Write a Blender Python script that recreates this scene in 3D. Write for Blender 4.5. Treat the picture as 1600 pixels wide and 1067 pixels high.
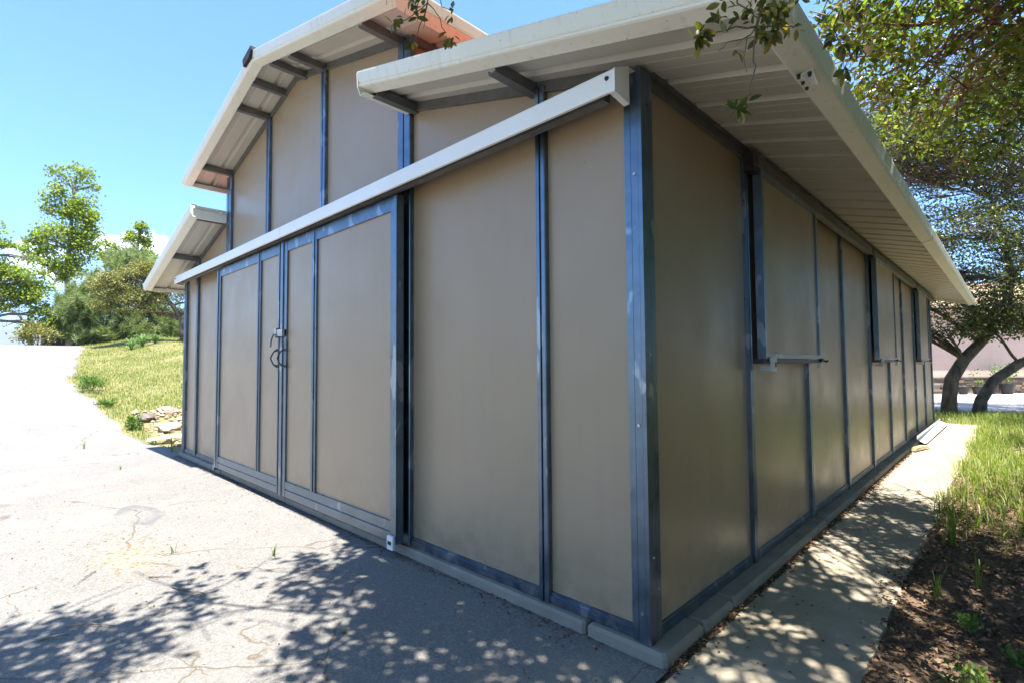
import bpy, bmesh, math, random
import numpy as np
from mathutils import Vector, Matrix

random.seed(7)
rng = np.random.default_rng(11)
for o in list(bpy.data.objects):
    bpy.data.objects.remove(o)
scene = bpy.context.scene
COL = scene.collection

# ------------------------------------------------------------------ camera
CAM = Vector((1.11654, -1.96355, 1.16124))
FWD = Vector((-0.69596, 0.71669, 0.04466))
RGT = Vector((0.71714, 0.69688, -0.00774))
UPV = Vector((0.03667, -0.02665, 0.99897))
cd = bpy.data.cameras.new('camera')
cd.sensor_width = 36.0
cd.lens = 802.2 / 1600 * 36.0
cd.clip_start = 0.05
cd.clip_end = 12000
cam = bpy.data.objects.new('camera', cd)
COL.objects.link(cam)
M3 = Matrix((RGT, UPV, -FWD)).transposed()
cam.matrix_world = Matrix.Translation(CAM) @ M3.to_4x4()
scene.camera = cam

# ------------------------------------------------------------------ sky, sun, exposure
SUN = Vector((0.231, -0.075, 1.0)).normalized()
EL = math.asin(SUN.z)
AZ = math.atan2(SUN.x, SUN.y)
world = bpy.data.worlds.new('World')
scene.world = world
world.use_nodes = True
wt = world.node_tree
wt.nodes.clear()
wo = wt.nodes.new('ShaderNodeOutputWorld')
bg = wt.nodes.new('ShaderNodeBackground')
sky = wt.nodes.new('ShaderNodeTexSky')
sky.sky_type = 'NISHITA'
sky.sun_disc = False
sky.sun_elevation = EL
sky.sun_rotation = AZ
sky.altitude = 600
sky.air_density = 1.0
sky.dust_density = 0.1
sky.ozone_density = 1.2
bg.inputs['Strength'].default_value = 0.098
# a band of fair-weather cloud low over the horizon, all the way round
tc = wt.nodes.new('ShaderNodeTexCoord')
sep = wt.nodes.new('ShaderNodeSeparateXYZ')
wt.links.new(tc.outputs['Generated'], sep.inputs[0])
mp = wt.nodes.new('ShaderNodeMapping')
mp.inputs['Scale'].default_value = (1, 1, 2.0)
mp.inputs['Location'].default_value = (0.0, 0.0, 0.0)
wt.links.new(tc.outputs['Generated'], mp.inputs[0])
cn = wt.nodes.new('ShaderNodeTexNoise')
cn.inputs['Scale'].default_value = 5.0
cn.inputs['Detail'].default_value = 7.0
cn.inputs['Roughness'].default_value = 0.52
wt.links.new(mp.outputs[0], cn.inputs['Vector'])
band = wt.nodes.new('ShaderNodeMapRange')       # fades clouds out higher up
band.inputs['From Min'].default_value = 0.16
band.inputs['From Max'].default_value = 0.27
band.inputs['To Min'].default_value = 0.0
band.inputs['To Max'].default_value = 0.35
wt.links.new(sep.outputs['Z'], band.inputs['Value'])
sub = wt.nodes.new('ShaderNodeMath')
sub.operation = 'SUBTRACT'
wt.links.new(cn.outputs['Fac'], sub.inputs[0])
wt.links.new(band.outputs[0], sub.inputs[1])
cr = wt.nodes.new('ShaderNodeMapRange')
cr.inputs['From Min'].default_value = 0.53
cr.inputs['From Max'].default_value = 0.63
cr.interpolation_type = 'SMOOTHSTEP'
wt.links.new(sub.outputs[0], cr.inputs['Value'])
# one cumulus bank low in the west, puffed by the same noise
CDIR = (FWD + RGT * ((205 - 800) / 802.2) + UPV * ((533.5 - 385) / 802.2)).normalized()
CS = CDIR.cross(Vector((0, 0, 1))).normalized()
CU = CS.cross(CDIR)
def dotn(v):
    d_ = wt.nodes.new('ShaderNodeVectorMath')
    d_.operation = 'DOT_PRODUCT'
    wt.links.new(tc.outputs['Generated'], d_.inputs[0])
    d_.inputs[1].default_value = v
    return d_.outputs['Value']
def mth(op, a, b_=None, c_=None):
    n_ = wt.nodes.new('ShaderNodeMath')
    n_.operation = op
    for i_, v_ in enumerate((a, b_, c_)):
        if v_ is None:
            continue
        if isinstance(v_, (int, float)):
            n_.inputs[i_].default_value = v_
        else:
            wt.links.new(v_, n_.inputs[i_])
    return n_.outputs[0]
ex_ = mth('MULTIPLY', dotn(CS), 1 / 0.062)
ey_ = mth('MULTIPLY', dotn(CU), 1 / 0.028)
rr_ = mth('SQRT', mth('ADD', mth('MULTIPLY', ex_, ex_), mth('MULTIPLY', ey_, ey_)))
cn2 = wt.nodes.new('ShaderNodeTexNoise')
cn2.inputs['Scale'].default_value = 26.0
cn2.inputs['Detail'].default_value = 6.0
cn2.inputs['Roughness'].default_value = 0.55
wt.links.new(mp.outputs[0], cn2.inputs['Vector'])
puff = mth('ADD', mth('SUBTRACT', 1.0, rr_), mth('MULTIPLY', mth('SUBTRACT', cn2.outputs['Fac'], 0.5), 3.2))
pm = wt.nodes.new('ShaderNodeMapRange')
pm.interpolation_type = 'SMOOTHSTEP'
pm.inputs['From Min'].default_value = -0.15
pm.inputs['From Max'].default_value = 0.75
wt.links.new(puff, pm.inputs['Value'])
front = mth('GREATER_THAN', dotn(CDIR), 0.5)
cum = mth('MAXIMUM', cr.outputs[0], mth('MULTIPLY', pm.outputs[0], front))
mixc = wt.nodes.new('ShaderNodeMixRGB')
mixc.inputs['Color2'].default_value = (9.0, 9.0, 9.1, 1)
wt.links.new(cum, mixc.inputs['Fac'])
tint = wt.nodes.new('ShaderNodeMixRGB')
tint.blend_type = 'MULTIPLY'
tint.inputs['Fac'].default_value = 1.0
tint.inputs['Color2'].default_value = (0.60, 0.86, 1.14, 1)
wt.links.new(sky.outputs[0], tint.inputs['Color1'])
wt.links.new(tint.outputs[0], mixc.inputs['Color1'])
wt.links.new(mixc.outputs[0], bg.inputs['Color'])
wt.links.new(bg.outputs[0], wo.inputs['Surface'])

sl = bpy.data.lights.new('sun', 'SUN')
sl.energy = 5.0
sl.angle = math.radians(0.53)
sl.color = (1.0, 0.96, 0.88)
so = bpy.data.objects.new('sun', sl)
COL.objects.link(so)
so.rotation_euler = SUN.to_track_quat('Z', 'Y').to_euler()

scene.view_settings.view_transform = 'Standard'
scene.view_settings.look = 'None'
scene.view_settings.gamma = 1
scene.view_settings.use_curve_mapping = False
scene.view_settings.exposure = 1.88
scene.render.engine = 'CYCLES'
scene.cycles.max_bounces = 8
scene.cycles.transparent_max_bounces = 8

# ------------------------------------------------------------------ materials
def new_mat(name):
    m = bpy.data.materials.new(name)
    m.use_nodes = True
    nt = m.node_tree
    b = nt.nodes['Principled BSDF']
    return m, nt, b

def noise(nt, scale, detail=4, rough=0.55, coord='Object', mapscale=None):
    t = nt.nodes.new('ShaderNodeTexCoord')
    n = nt.nodes.new('ShaderNodeTexNoise')
    n.inputs['Scale'].default_value = scale
    n.inputs['Detail'].default_value = detail
    n.inputs['Roughness'].default_value = rough
    if mapscale:
        mm = nt.nodes.new('ShaderNodeMapping')
        mm.inputs['Scale'].default_value = mapscale
        nt.links.new(t.outputs[coord], mm.inputs[0])
        nt.links.new(mm.outputs[0], n.inputs['Vector'])
    else:
        nt.links.new(t.outputs[coord], n.inputs['Vector'])
    return n.outputs['Fac']

def ramp(nt, fac, stops):
    r = nt.nodes.new('ShaderNodeValToRGB')
    e = r.color_ramp.elements
    while len(e) < len(stops):
        e.new(0.5)
    for i, (p, c) in enumerate(stops):
        e[i].position = p
        e[i].color = (c[0], c[1], c[2], 1)
    nt.links.new(fac, r.inputs[0])
    return r.outputs[0]

def mix(nt, fac, a, b, mode='MIX'):
    m = nt.nodes.new('ShaderNodeMixRGB')
    m.blend_type = mode
    for s, v in ((0, fac), (1, a), (2, b)):
        if isinstance(v, (int, float)):
            m.inputs[s].default_value = v
        elif isinstance(v, tuple):
            m.inputs[s].default_value = (v[0], v[1], v[2], 1)
        else:
            nt.links.new(v, m.inputs[s])
    return m.outputs[0]

def maprange(nt, v, a, b, c=0.0, d=1.0):
    m = nt.nodes.new('ShaderNodeMapRange')
    m.inputs['From Min'].default_value = a
    m.inputs['From Max'].default_value = b
    m.inputs['To Min'].default_value = c
    m.inputs['To Max'].default_value = d
    nt.links.new(v, m.inputs['Value'])
    return m.outputs[0]

def bump(nt, b, h, strength, dist=0.01):
    n = nt.nodes.new('ShaderNodeBump')
    n.inputs['Strength'].default_value = strength
    n.inputs['Distance'].default_value = dist
    nt.links.new(h, n.inputs['Height'])
    nt.links.new(n.outputs[0], b.inputs['Normal'])

MAT = {}

def simple(name, c1, c2, scale, rough, metal=0.0, bmp=0.0, bscale=None, mapscale=None, spec=0.5):
    m, nt, b = new_mat(name)
    f = noise(nt, scale, 5, 0.6, mapscale=mapscale)
    nt.links.new(ramp(nt, f, [(0.3, c1), (0.7, c2)]), b.inputs['Base Color'])
    b.inputs['Roughness'].default_value = rough
    b.inputs['Metallic'].default_value = metal
    b.inputs['Specular IOR Level'].default_value = spec
    if bmp:
        bump(nt, b, noise(nt, bscale or scale * 4, 4), bmp)
    MAT[name] = m
    return m, nt, b

# tan fibreglass faced wall panel with a slight sheen
m, nt, b = new_mat('panel')
f = noise(nt, 1.3, 4, 0.55)
c = ramp(nt, f, [(0.3, (0.318, 0.236, 0.152)), (0.7, (0.343, 0.257, 0.168))])
sp = noise(nt, 46, 2, 0.5)
c = mix(nt, maprange(nt, sp, 0.77, 0.79), c, (0.12, 0.09, 0.06))
st = noise(nt, 5, 5, 0.6, mapscale=(3.0, 3.0, 0.22))
c = mix(nt, maprange(nt, st, 0.5, 0.75, 0.0, 0.12), c, (0.21, 0.16, 0.10))
tz = nt.nodes.new('ShaderNodeTexCoord')
sz = nt.nodes.new('ShaderNodeSeparateXYZ')
nt.links.new(tz.outputs['Object'], sz.inputs[0])
low = maprange(nt, sz.outputs['Z'], 0.42, 0.02)
spl = nt.nodes.new('ShaderNodeMath')
spl.operation = 'MULTIPLY'
nt.links.new(low, spl.inputs[0])
nt.links.new(maprange(nt, noise(nt, 11, 7, 0.7), 0.40, 0.66, 0.0, 0.55), spl.inputs[1])
c = mix(nt, spl.outputs[0], c, (0.17, 0.125, 0.08))          # mud splash
nt.links.new(c, b.inputs['Base Color'])
nt.links.new(maprange(nt, noise(nt, 3.1, 4), 0.3, 0.7, 0.28, 0.44), b.inputs['Roughness'])
b.inputs['Specular IOR Level'].default_value = 0.55
bump(nt, b, noise(nt, 1.6, 2, 0.5), 0.25, 0.02)
MAT['panel'] = m

# galvanised steel with spangle and rubbed weathered patches
m, nt, b = new_mat('galvanised')
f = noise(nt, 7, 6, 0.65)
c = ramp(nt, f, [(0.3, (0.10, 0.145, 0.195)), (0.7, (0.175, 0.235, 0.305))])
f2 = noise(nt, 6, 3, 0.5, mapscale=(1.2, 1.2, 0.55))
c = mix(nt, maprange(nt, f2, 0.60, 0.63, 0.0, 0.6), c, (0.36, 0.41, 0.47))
tz = nt.nodes.new('ShaderNodeTexCoord')
sz = nt.nodes.new('ShaderNodeSeparateXYZ')
nt.links.new(tz.outputs['Object'], sz.inputs[0])
ru = nt.nodes.new('ShaderNodeMath')
ru.operation = 'MULTIPLY'
nt.links.new(maprange(nt, sz.outputs['Z'], 0.16, 0.0), ru.inputs[0])
nt.links.new(maprange(nt, noise(nt, 14, 6, 0.7), 0.48, 0.62, 0.0, 0.75), ru.inputs[1])
c = mix(nt, ru.outputs[0], c, (0.16, 0.105, 0.07))          # dust and rust at the foot
me_ = mix(nt, ru.outputs[0], (0.92, 0.92, 0.92), (0.2, 0.2, 0.2))
nt.links.new(me_, b.inputs['Metallic'])
nt.links.new(c, b.inputs['Base Color'])
nt.links.new(maprange(nt, f, 0.3, 0.7, 0.26, 0.44), b.inputs['Roughness'])
bump(nt, b, noise(nt, 60, 3), 0.05, 0.002)
MAT['galvanised'] = m

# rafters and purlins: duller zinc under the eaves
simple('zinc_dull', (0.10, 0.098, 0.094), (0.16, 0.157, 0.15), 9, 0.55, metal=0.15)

simple('zinc_dark', (0.04, 0.04, 0.042), (0.075, 0.075, 0.078), 9, 0.45, metal=0.3)

# cream-white painted sheet trim with grime
m, nt, b = new_mat('trim')
f = noise(nt, 2.2, 5, 0.6)
c = ramp(nt, f, [(0.3, (0.72, 0.69, 0.58)), (0.7, (0.78, 0.755, 0.66))])
f2 = noise(nt, 3.5, 6, 0.7, mapscale=(6, 6, 1.0))
c = mix(nt, maprange(nt, f2, 0.55, 0.75, 0.0, 0.5), c, (0.45, 0.38, 0.25))
f3 = noise(nt, 60, 2, 0.5)
c = mix(nt, maprange(nt, f3, 0.72, 0.76, 0.0, 0.8), c, (0.22, 0.19, 0.13))
nt.links.new(c, b.inputs['Base Color'])
b.inputs['Roughness'].default_value = 0.42
MAT['trim'] = m

simple('trim_clean', (0.78, 0.775, 0.75), (0.83, 0.825, 0.81), 3, 0.4)
simple('roof_white', (0.50, 0.46, 0.385), (0.57, 0.53, 0.455), 2.5, 0.4, bmp=0.05, bscale=8)
simple('roof_red', (0.42, 0.105, 0.06), (0.50, 0.14, 0.08), 2.0, 0.5)
simple('black_foam', (0.01, 0.011, 0.016), (0.035, 0.037, 0.045), 60, 0.9, bmp=0.6, bscale=90)
simple('dark_iron', (0.03, 0.028, 0.026), (0.07, 0.062, 0.055), 30, 0.55, metal=0.6)
simple('white_plastic', (0.66, 0.65, 0.62), (0.74, 0.73, 0.70), 20, 0.45)
simple('bolt_steel', (0.35, 0.35, 0.34), (0.5, 0.5, 0.5), 30, 0.35, metal=0.9)
simple('black_pot', (0.012, 0.012, 0.013), (0.03, 0.03, 0.032), 12, 0.55)
simple('old_wood', (0.26, 0.18, 0.10), (0.40, 0.29, 0.17), 14, 0.85, mapscale=(1, 8, 8), bmp=0.4)
simple('bark', (0.035, 0.028, 0.023), (0.20, 0.165, 0.13), 9, 0.95, bmp=0.9, bscale=26, mapscale=(1, 1, 0.4))
simple('bark_pale', (0.13, 0.105, 0.085), (0.26, 0.23, 0.19), 12, 0.95, bmp=0.7, bscale=26)
simple('twig', (0.07, 0.05, 0.035), (0.20, 0.17, 0.13), 40, 0.9)
simple('twig_dead', (0.12, 0.085, 0.055), (0.26, 0.20, 0.14), 40, 0.9)
simple('stucco', (0.50, 0.36, 0.30), (0.54, 0.40, 0.34), 3, 0.95, bmp=0.2, bscale=60)
simple('rock_pale', (0.22, 0.15, 0.095), (0.44, 0.34, 0.25), 6, 0.95, bmp=0.8, bscale=22)
simple('rock_dark', (0.04, 0.035, 0.032), (0.22, 0.17, 0.14), 7, 0.95, bmp=0.8, bscale=22)
simple('shed_dark', (0.03, 0.035, 0.03), (0.06, 0.065, 0.06), 3, 0.9)

# concrete curb / walk
def concrete(name, a, bcol, stain, blotch=(0.5, 0.75)):
    m, nt, b = new_mat(name)
    f = noise(nt, 3.0, 8, 0.65)
    c = ramp(nt, f, [(0.28, a), (0.72, bcol)])
    f2 = noise(nt, 1.7, 6, 0.7)
    c = mix(nt, maprange(nt, f2, blotch[0], blotch[1], 0.0, 0.5), c, stain)
    f3 = noise(nt, 120, 3, 0.6)
    c = mix(nt, maprange(nt, f3, 0.62, 0.72, 0.0, 0.4), c, stain)
    nt.links.new(c, b.inputs['Base Color'])
    b.inputs['Roughness'].default_value = 0.9
    bump(nt, b, noise(nt, 70, 5, 0.7), 0.35, 0.004)
    MAT[name] = m
concrete('curb', (0.19, 0.168, 0.135), (0.29, 0.26, 0.212), (0.10, 0.082, 0.06))
concrete('walk', (0.28, 0.24, 0.175), (0.40, 0.35, 0.27), (0.21, 0.165, 0.11), (0.42, 0.68))

# old pale asphalt
m, nt, b = new_mat('asphalt')
f = noise(nt, 1.1, 8, 0.62)
c = ramp(nt, f, [(0.25, (0.140, 0.131, 0.120)), (0.75, (0.195, 0.184, 0.168))])
ag = noise(nt, 95, 4, 0.7)
c = mix(nt, maprange(nt, ag, 0.52, 0.66, 0.0, 0.6), c, (0.33, 0.315, 0.29))
c = mix(nt, maprange(nt, ag, 0.46, 0.34, 0.0, 0.6), c, (0.075, 0.072, 0.068))
ag2 = noise(nt, 34, 4, 0.6)
c = mix(nt, maprange(nt, ag2, 0.64, 0.74, 0.0, 0.35), c, (0.13, 0.125, 0.12))
dust = noise(nt, 0.8, 6, 0.65)
c = mix(nt, maprange(nt, dust, 0.55, 0.72, 0.0, 0.6), c, (0.33, 0.26, 0.18))
# cracks: two warped networks, kept only in places
tcn = nt.nodes.new('ShaderNodeTexCoord')
wn = nt.nodes.new('ShaderNodeTexNoise')
wn.inputs['Scale'].default_value = 3.0
wn.inputs['Detail'].default_value = 6
nt.links.new(tcn.outputs['Object'], wn.inputs['Vector'])
add = mix(nt, 0.22, tcn.outputs['Object'], wn.outputs['Color'], 'ADD')
cracks = None
for sc, wdt, lo in ((0.55, 0.0045, 0.43), (1.5, 0.007, 0.56)):
    v = nt.nodes.new('ShaderNodeTexVoronoi')
    v.feature = 'DISTANCE_TO_EDGE'
    v.inputs['Scale'].default_value = sc
    nt.links.new(add, v.inputs['Vector'])
    line = maprange(nt, v.outputs['Distance'], 0.0, wdt, 1.0, 0.0)
    msk = maprange(nt, noise(nt, 0.55 + sc, 2), lo, lo + 0.06)
    mm = nt.nodes.new('ShaderNodeMath')
    mm.operation = 'MULTIPLY'
    nt.links.new(line, mm.inputs[0])
    nt.links.new(msk, mm.inputs[1])
    c = mix(nt, mm.outputs[0], c, (0.10, 0.075, 0.05))
    cracks = mm.outputs[0] if cracks is None else cracks
# an old oil ring in front of the doors
def spot(nt, x, y, rx, ry, soft):
    sx = nt.nodes.new('ShaderNodeMapping')
    sx.vector_type = 'POINT'
    sx.inputs['Location'].default_value = (-x / rx, -y / ry, 0)
    sx.inputs['Scale'].default_value = (1 / rx, 1 / ry, 0)
    nt.links.new(add, sx.inputs[0])
    ln = nt.nodes.new('ShaderNodeVectorMath')
    ln.operation = 'LENGTH'
    nt.links.new(sx.outputs[0], ln.inputs[0])
    return ln.outputs['Value']
r1 = spot(nt, -4.13 + 0.11, -1.02 + 0.11, 0.42, 0.135, 0.1)
ring_out = maprange(nt, r1, 1.0, 0.92)
ring_in = maprange(nt, r1, 0.35, 0.75, 0.15, 1.0)
mm = nt.nodes.new('ShaderNodeMath')
mm.operation = 'MULTIPLY'
nt.links.new(ring_out, mm.inputs[0])
nt.links.new(ring_in, mm.inputs[1])
m2 = nt.nodes.new('ShaderNodeMath')
m2.operation = 'MULTIPLY'
nt.links.new(mm.outputs[0], m2.inputs[0])
nt.links.new(maprange(nt, noise(nt, 2.6, 4), 0.42, 0.55, 0.0, 0.7), m2.inputs[1])
c = mix(nt, m2.outputs[0], c, (0.10, 0.10, 0.105))
r2 = spot(nt, -2.98 + 0.11, -1.27 + 0.11, 0.35, 0.22, 0.1)
d2 = maprange(nt, r2, 1.0, 0.2, 0.0, 0.35)
c = mix(nt, d2, c, (0.40, 0.30, 0.20))
nt.links.new(c, b.inputs['Base Color'])
b.inputs['Roughness'].default_value = 0.92
inv = nt.nodes.new('ShaderNodeMath')
inv.operation = 'SUBTRACT'
nt.links.new(ag, inv.inputs[0])
nt.links.new(cracks, inv.inputs[1])
bump(nt, b, inv.outputs[0], 0.55, 0.006)
MAT['asphalt'] = m

# soil and dry grass base
m, nt, b = new_mat('soil')
f = noise(nt, 0.6, 8, 0.65)
c = ramp(nt, f, [(0.3, (0.24, 0.165, 0.09)), (0.55, (0.30, 0.20, 0.11)), (0.75, (0.40, 0.27, 0.17))])
f2 = noise(nt, 18, 6, 0.7)
c = mix(nt, maprange(nt, f2, 0.36, 0.56, 0.0, 0.9), c, (0.14, 0.155, 0.045))
nt.links.new(c, b.inputs['Base Color'])
b.inputs['Roughness'].default_value = 1.0
bump(nt, b, f2, 0.8, 0.03)
MAT['soil'] = m

m, nt, b = new_mat('dirt')
f = noise(nt, 2.6, 8, 0.7)
c = ramp(nt, f, [(0.3, (0.10, 0.062, 0.038)), (0.7, (0.21, 0.14, 0.088))])
f2 = noise(nt, 45, 5, 0.7)
c = mix(nt, maprange(nt, f2, 0.52, 0.68, 0.0, 0.6), c, (0.26, 0.19, 0.13))
nt.links.new(c, b.inputs['Base Color'])
b.inputs['Roughness'].default_value = 1.0
bump(nt, b, f2, 0.9, 0.02)
MAT['dirt'] = m

simple('gravel', (0.40, 0.36, 0.31), (0.52, 0.48, 0.43), 9, 0.95, bmp=0.8, bscale=40)
simple('hill', (0.10, 0.105, 0.06), (0.17, 0.15, 0.09), 0.01, 1.0)

def island_colours(name, stops, rough=0.55, trans=0.35, spec=0.4, tint=(1.0, 1.2, 0.5)):
    """leaf-like material: colour per mesh island, with light passing through"""
    m, nt, b = new_mat(name)
    g = nt.nodes.new('ShaderNodeNewGeometry')
    c = ramp(nt, g.outputs['Random Per Island'], stops)
    big = noise(nt, 0.9, 3)
    c = mix(nt, maprange(nt, big, 0.35, 0.65, 0.0, 0.35), c, mix(nt, 1.0, c, (1.12, 1.10, 0.8), 'MULTIPLY'))
    nt.links.new(c, b.inputs['Base Color'])
    b.inputs['Roughness'].default_value = rough
    b.inputs['Specular IOR Level'].default_value = spec
    tr = nt.nodes.new('ShaderNodeBsdfTranslucent')
    nt.links.new(mix(nt, 1.0, c, tint, 'MULTIPLY'), tr.inputs['Color'])
    ms = nt.nodes.new('ShaderNodeMixShader')
    ms.inputs[0].default_value = trans
    nt.links.new(b.outputs[0], ms.inputs[1])
    nt.links.new(tr.outputs[0], ms.inputs[2])
    out = nt.nodes['Material Output']
    nt.links.new(ms.outputs[0], out.inputs['Surface'])
    MAT[name] = m
    return m

island_colours('oak_leaf', [(0.0, (0.045, 0.078, 0.02)), (0.35, (0.11, 0.175, 0.035)), (0.75, (0.20, 0.285, 0.05)), (0.98, (0.30, 0.34, 0.07)), (1.0, (0.28, 0.14, 0.03))], 0.32, 0.45)
island_colours('far_oak_leaf', [(0.0, (0.04, 0.052, 0.018)), (0.5, (0.08, 0.105, 0.026)), (0.9, (0.16, 0.19, 0.04)), (1.0, (0.24, 0.23, 0.07))], 0.30, 0.34)
island_colours('gum_leaf', [(0.0, (0.15, 0.20, 0.035)), (0.5, (0.25, 0.31, 0.055)), (1.0, (0.40, 0.42, 0.11))], 0.45, 0.55)
island_colours('shrub_oak_leaf', [(0.0, (0.10, 0.10, 0.03)), (0.5, (0.23, 0.22, 0.065)), (1.0, (0.44, 0.40, 0.16))], 0.5, 0.35)
island_colours('pine_needle', [(0.0, (0.13, 0.18, 0.07)), (0.6, (0.22, 0.29, 0.11)), (1.0, (0.34, 0.38, 0.16))], 0.5, 0.35, tint=(1.1, 1.15, 0.7))
island_colours('dry_grass', [(0.0, (0.10, 0.165, 0.03)), (0.6, (0.17, 0.23, 0.04)), (0.80, (0.30, 0.29, 0.07)), (1.0, (0.46, 0.41, 0.17))], 0.6, 0.4)
island_colours('green_grass', [(0.0, (0.10, 0.17, 0.022)), (0.55, (0.18, 0.25, 0.04)), (0.8, (0.32, 0.32, 0.09)), (1.0, (0.50, 0.43, 0.22))], 0.5, 0.45)
island_colours('weed_leaf', [(0.0, (0.07, 0.14, 0.03)), (0.6, (0.12, 0.22, 0.04)), (1.0, (0.22, 0.28, 0.07))], 0.5, 0.4)
island_colours('strap_leaf', [(0.0, (0.10, 0.19, 0.07)), (1.0, (0.19, 0.30, 0.12))], 0.4, 0.35)
island_colours('litter', [(0.0, (0.045, 0.026, 0.016)), (0.5, (0.13, 0.075, 0.043)), (0.85, (0.26, 0.155, 0.09)), (1.0, (0.45, 0.33, 0.23))], 0.8, 0.1, tint=(1.0, 0.8, 0.6))
island_colours('straw', [(0.0, (0.30, 0.19, 0.09)), (1.0, (0.52, 0.38, 0.22))], 0.8, 0.1)
island_colours('veneer', [(0.0, (0.06, 0.045, 0.038)), (0.4, (0.14, 0.10, 0.075)), (0.75, (0.22, 0.155, 0.115)), (1.0, (0.27, 0.24, 0.215))], 0.9, 0.0)

# ------------------------------------------------------------------ helpers
def mesh_obj(name, verts, faces, mat, parent=None, smooth=False, mats=None, fmat=None):
    me = bpy.data.meshes.new(name)
    me.from_pydata([tuple(v) for v in verts], [], faces)
    for mm_ in (mats or [mat]):
        me.materials.append(MAT[mm_])
    if fmat is not None:
        me.polygons.foreach_set('material_index', fmat)
    if smooth:
        me.polygons.foreach_set('use_smooth', [True] * len(me.polygons))
    me.update()
    o = bpy.data.objects.new(name, me)
    COL.objects.link(o)
    if parent:
        o.parent = parent
    return o

def arr_obj(name, V, F, mat, parent=None, smooth=False):
    """V (n,3), F (m,k) numpy arrays -> mesh object, quickly"""
    V = np.asarray(V, np.float32)
    F = np.asarray(F, np.int32)
    k = F.shape[1]
    me = bpy.data.meshes.new(name)
    me.vertices.add(len(V))
    me.vertices.foreach_set('co', V.ravel())
    me.loops.add(F.size)
    me.loops.foreach_set('vertex_index', F.ravel())
    me.polygons.add(len(F))
    me.polygons.foreach_set('loop_start', np.arange(0, F.size, k, dtype=np.int32))
    me.polygons.foreach_set('loop_total', np.full(len(F), k, np.int32))
    if smooth:
        me.polygons.foreach_set('use_smooth', np.ones(len(F), bool))
    me.materials.append(MAT[mat])
    me.update(calc_edges=True)
    me.validate()
    o = bpy.data.objects.new(name, me)
    COL.objects.link(o)
    if parent:
        o.parent = parent
    return o

class MB:
    def __init__(self):
        self.v, self.f = [], []
    def add(self, vs, fs):
        n = len(self.v)
        self.v += [tuple(p) for p in vs]
        self.f += [tuple(i + n for i in q) for q in fs]
        return self
    def box(self, x0, x1, y0, y1, z0, z1):
        return self.add([(x0, y0, z0), (x1, y0, z0), (x1, y1, z0), (x0, y1, z0), (x0, y0, z1), (x1, y0, z1), (x1, y1, z1), (x0, y1, z1)],
                        [(0, 3, 2, 1), (4, 5, 6, 7), (0, 1, 5, 4), (1, 2, 6, 5), (2, 3, 7, 6), (3, 0, 4, 7)])
    def bevbox(self, x0, x1, y0, y1, z0, z1, b):
        """box with chamfered vertical and top edges"""
        def ring(i, z):
            return [(x0 + i + b, y0 + i, z), (x1 - i - b, y0 + i, z), (x1 - i, y0 + i + b, z), (x1 - i, y1 - i - b, z),
                    (x1 - i - b, y1 - i, z), (x0 + i + b, y1 - i, z), (x0 + i, y1 - i - b, z), (x0 + i, y0 + i + b, z)]
        vs = ring(0, z0) + ring(0, z1 - b) + ring(b, z1)
        fs = [tuple(range(7, -1, -1)), tuple(range(16, 24))]
        for r in (0, 8):
            for k in range(8):
                fs.append((r + k, r + (k + 1) % 8, r + 8 + (k + 1) % 8, r + 8 + k))
        return self.add(vs, fs)
    def prism(self, poly, axis, a0, a1):
        """poly of 2-D points in the plane across axis, extruded from a0 to a1; axis 'y': (x,z), 'x': (y,z)"""
        def P(p, a):
            return (p[0], a, p[1]) if axis == 'y' else ((a, p[0], p[1]) if axis == 'x' else (p[0], p[1], a))
        n = len(poly)
        vs = [P(p, a0) for p in poly] + [P(p, a1) for p in poly]
        fs = [tuple(range(n)), tuple(range(2 * n - 1, n - 1, -1))]
        for k in range(n):
            fs.append((k, k + n, (k + 1) % n + n, (k + 1) % n))
        return self.add(vs, fs)
    def loft(self, rings, closed=True, caps=True):
        n = len(rings[0])
        vs = [p for r in rings for p in r]
        fs = []
        for i in range(len(rings) - 1):
            for k in range(n if closed else n - 1):
                a, b_ = i * n + k, i * n + (k + 1) % n
                fs.append((a, b_, b_ + n, a + n))
        if caps and closed:
            fs.append(tuple(range(n - 1, -1, -1)))
            fs.append(tuple(range((len(rings) - 1) * n, len(rings) * n)))
        return self.add(vs, fs)
    def tube(self, pts, radii, seg=6):
        pts = [Vector(p) for p in pts]
        if isinstance(radii, (int, float)):
            radii = [radii] * len(pts)
        rings = []
        ref = Vector((0, 0, 1))
        d0 = (pts[-1] - pts[0]).normalized()
        if abs(d0.z) > 0.9:
            ref = Vector((1, 0, 0))
        for i, p in enumerate(pts):
            d = (pts[min(i + 1, len(pts) - 1)] - pts[max(i - 1, 0)])
            if d.length < 1e-6:
                d = d0
            d = d.normalized()
            a = d.cross(ref)
            if a.length < 1e-4:
                a = d.cross(Vector((0.3, 1, 0.2)))
            a.normalize()
            b_ = d.cross(a)
            rings.append([p + (a * math.cos(t) + b_ * math.sin(t)) * radii[i] for t in [2 * math.pi * k / seg for k in range(seg)]])
        return self.loft(rings)
    def obj(self, name, mat, parent=None, smooth=False):
        me = bpy.data.meshes.new(name)
        me.from_pydata(self.v, [], self.f)
        me.materials.append(MAT[mat])
        bm = bmesh.new()
        bm.from_mesh(me)
        bmesh.ops.recalc_face_normals(bm, faces=bm.faces)
        bm.to_mesh(me)
        bm.free()
        if smooth:
            me.polygons.foreach_set('use_smooth', [True] * len(me.polygons))
        me.update()
        o = bpy.data.objects.new(name, me)
        COL.objects.link(o)
        if parent:
            o.parent = parent
        return o

def empty(name, loc=(0, 0, 0)):
    o = bpy.data.objects.new(name, None)
    o.location = loc
    o.empty_display_size = 0.2
    COL.objects.link(o)
    return o

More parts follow.
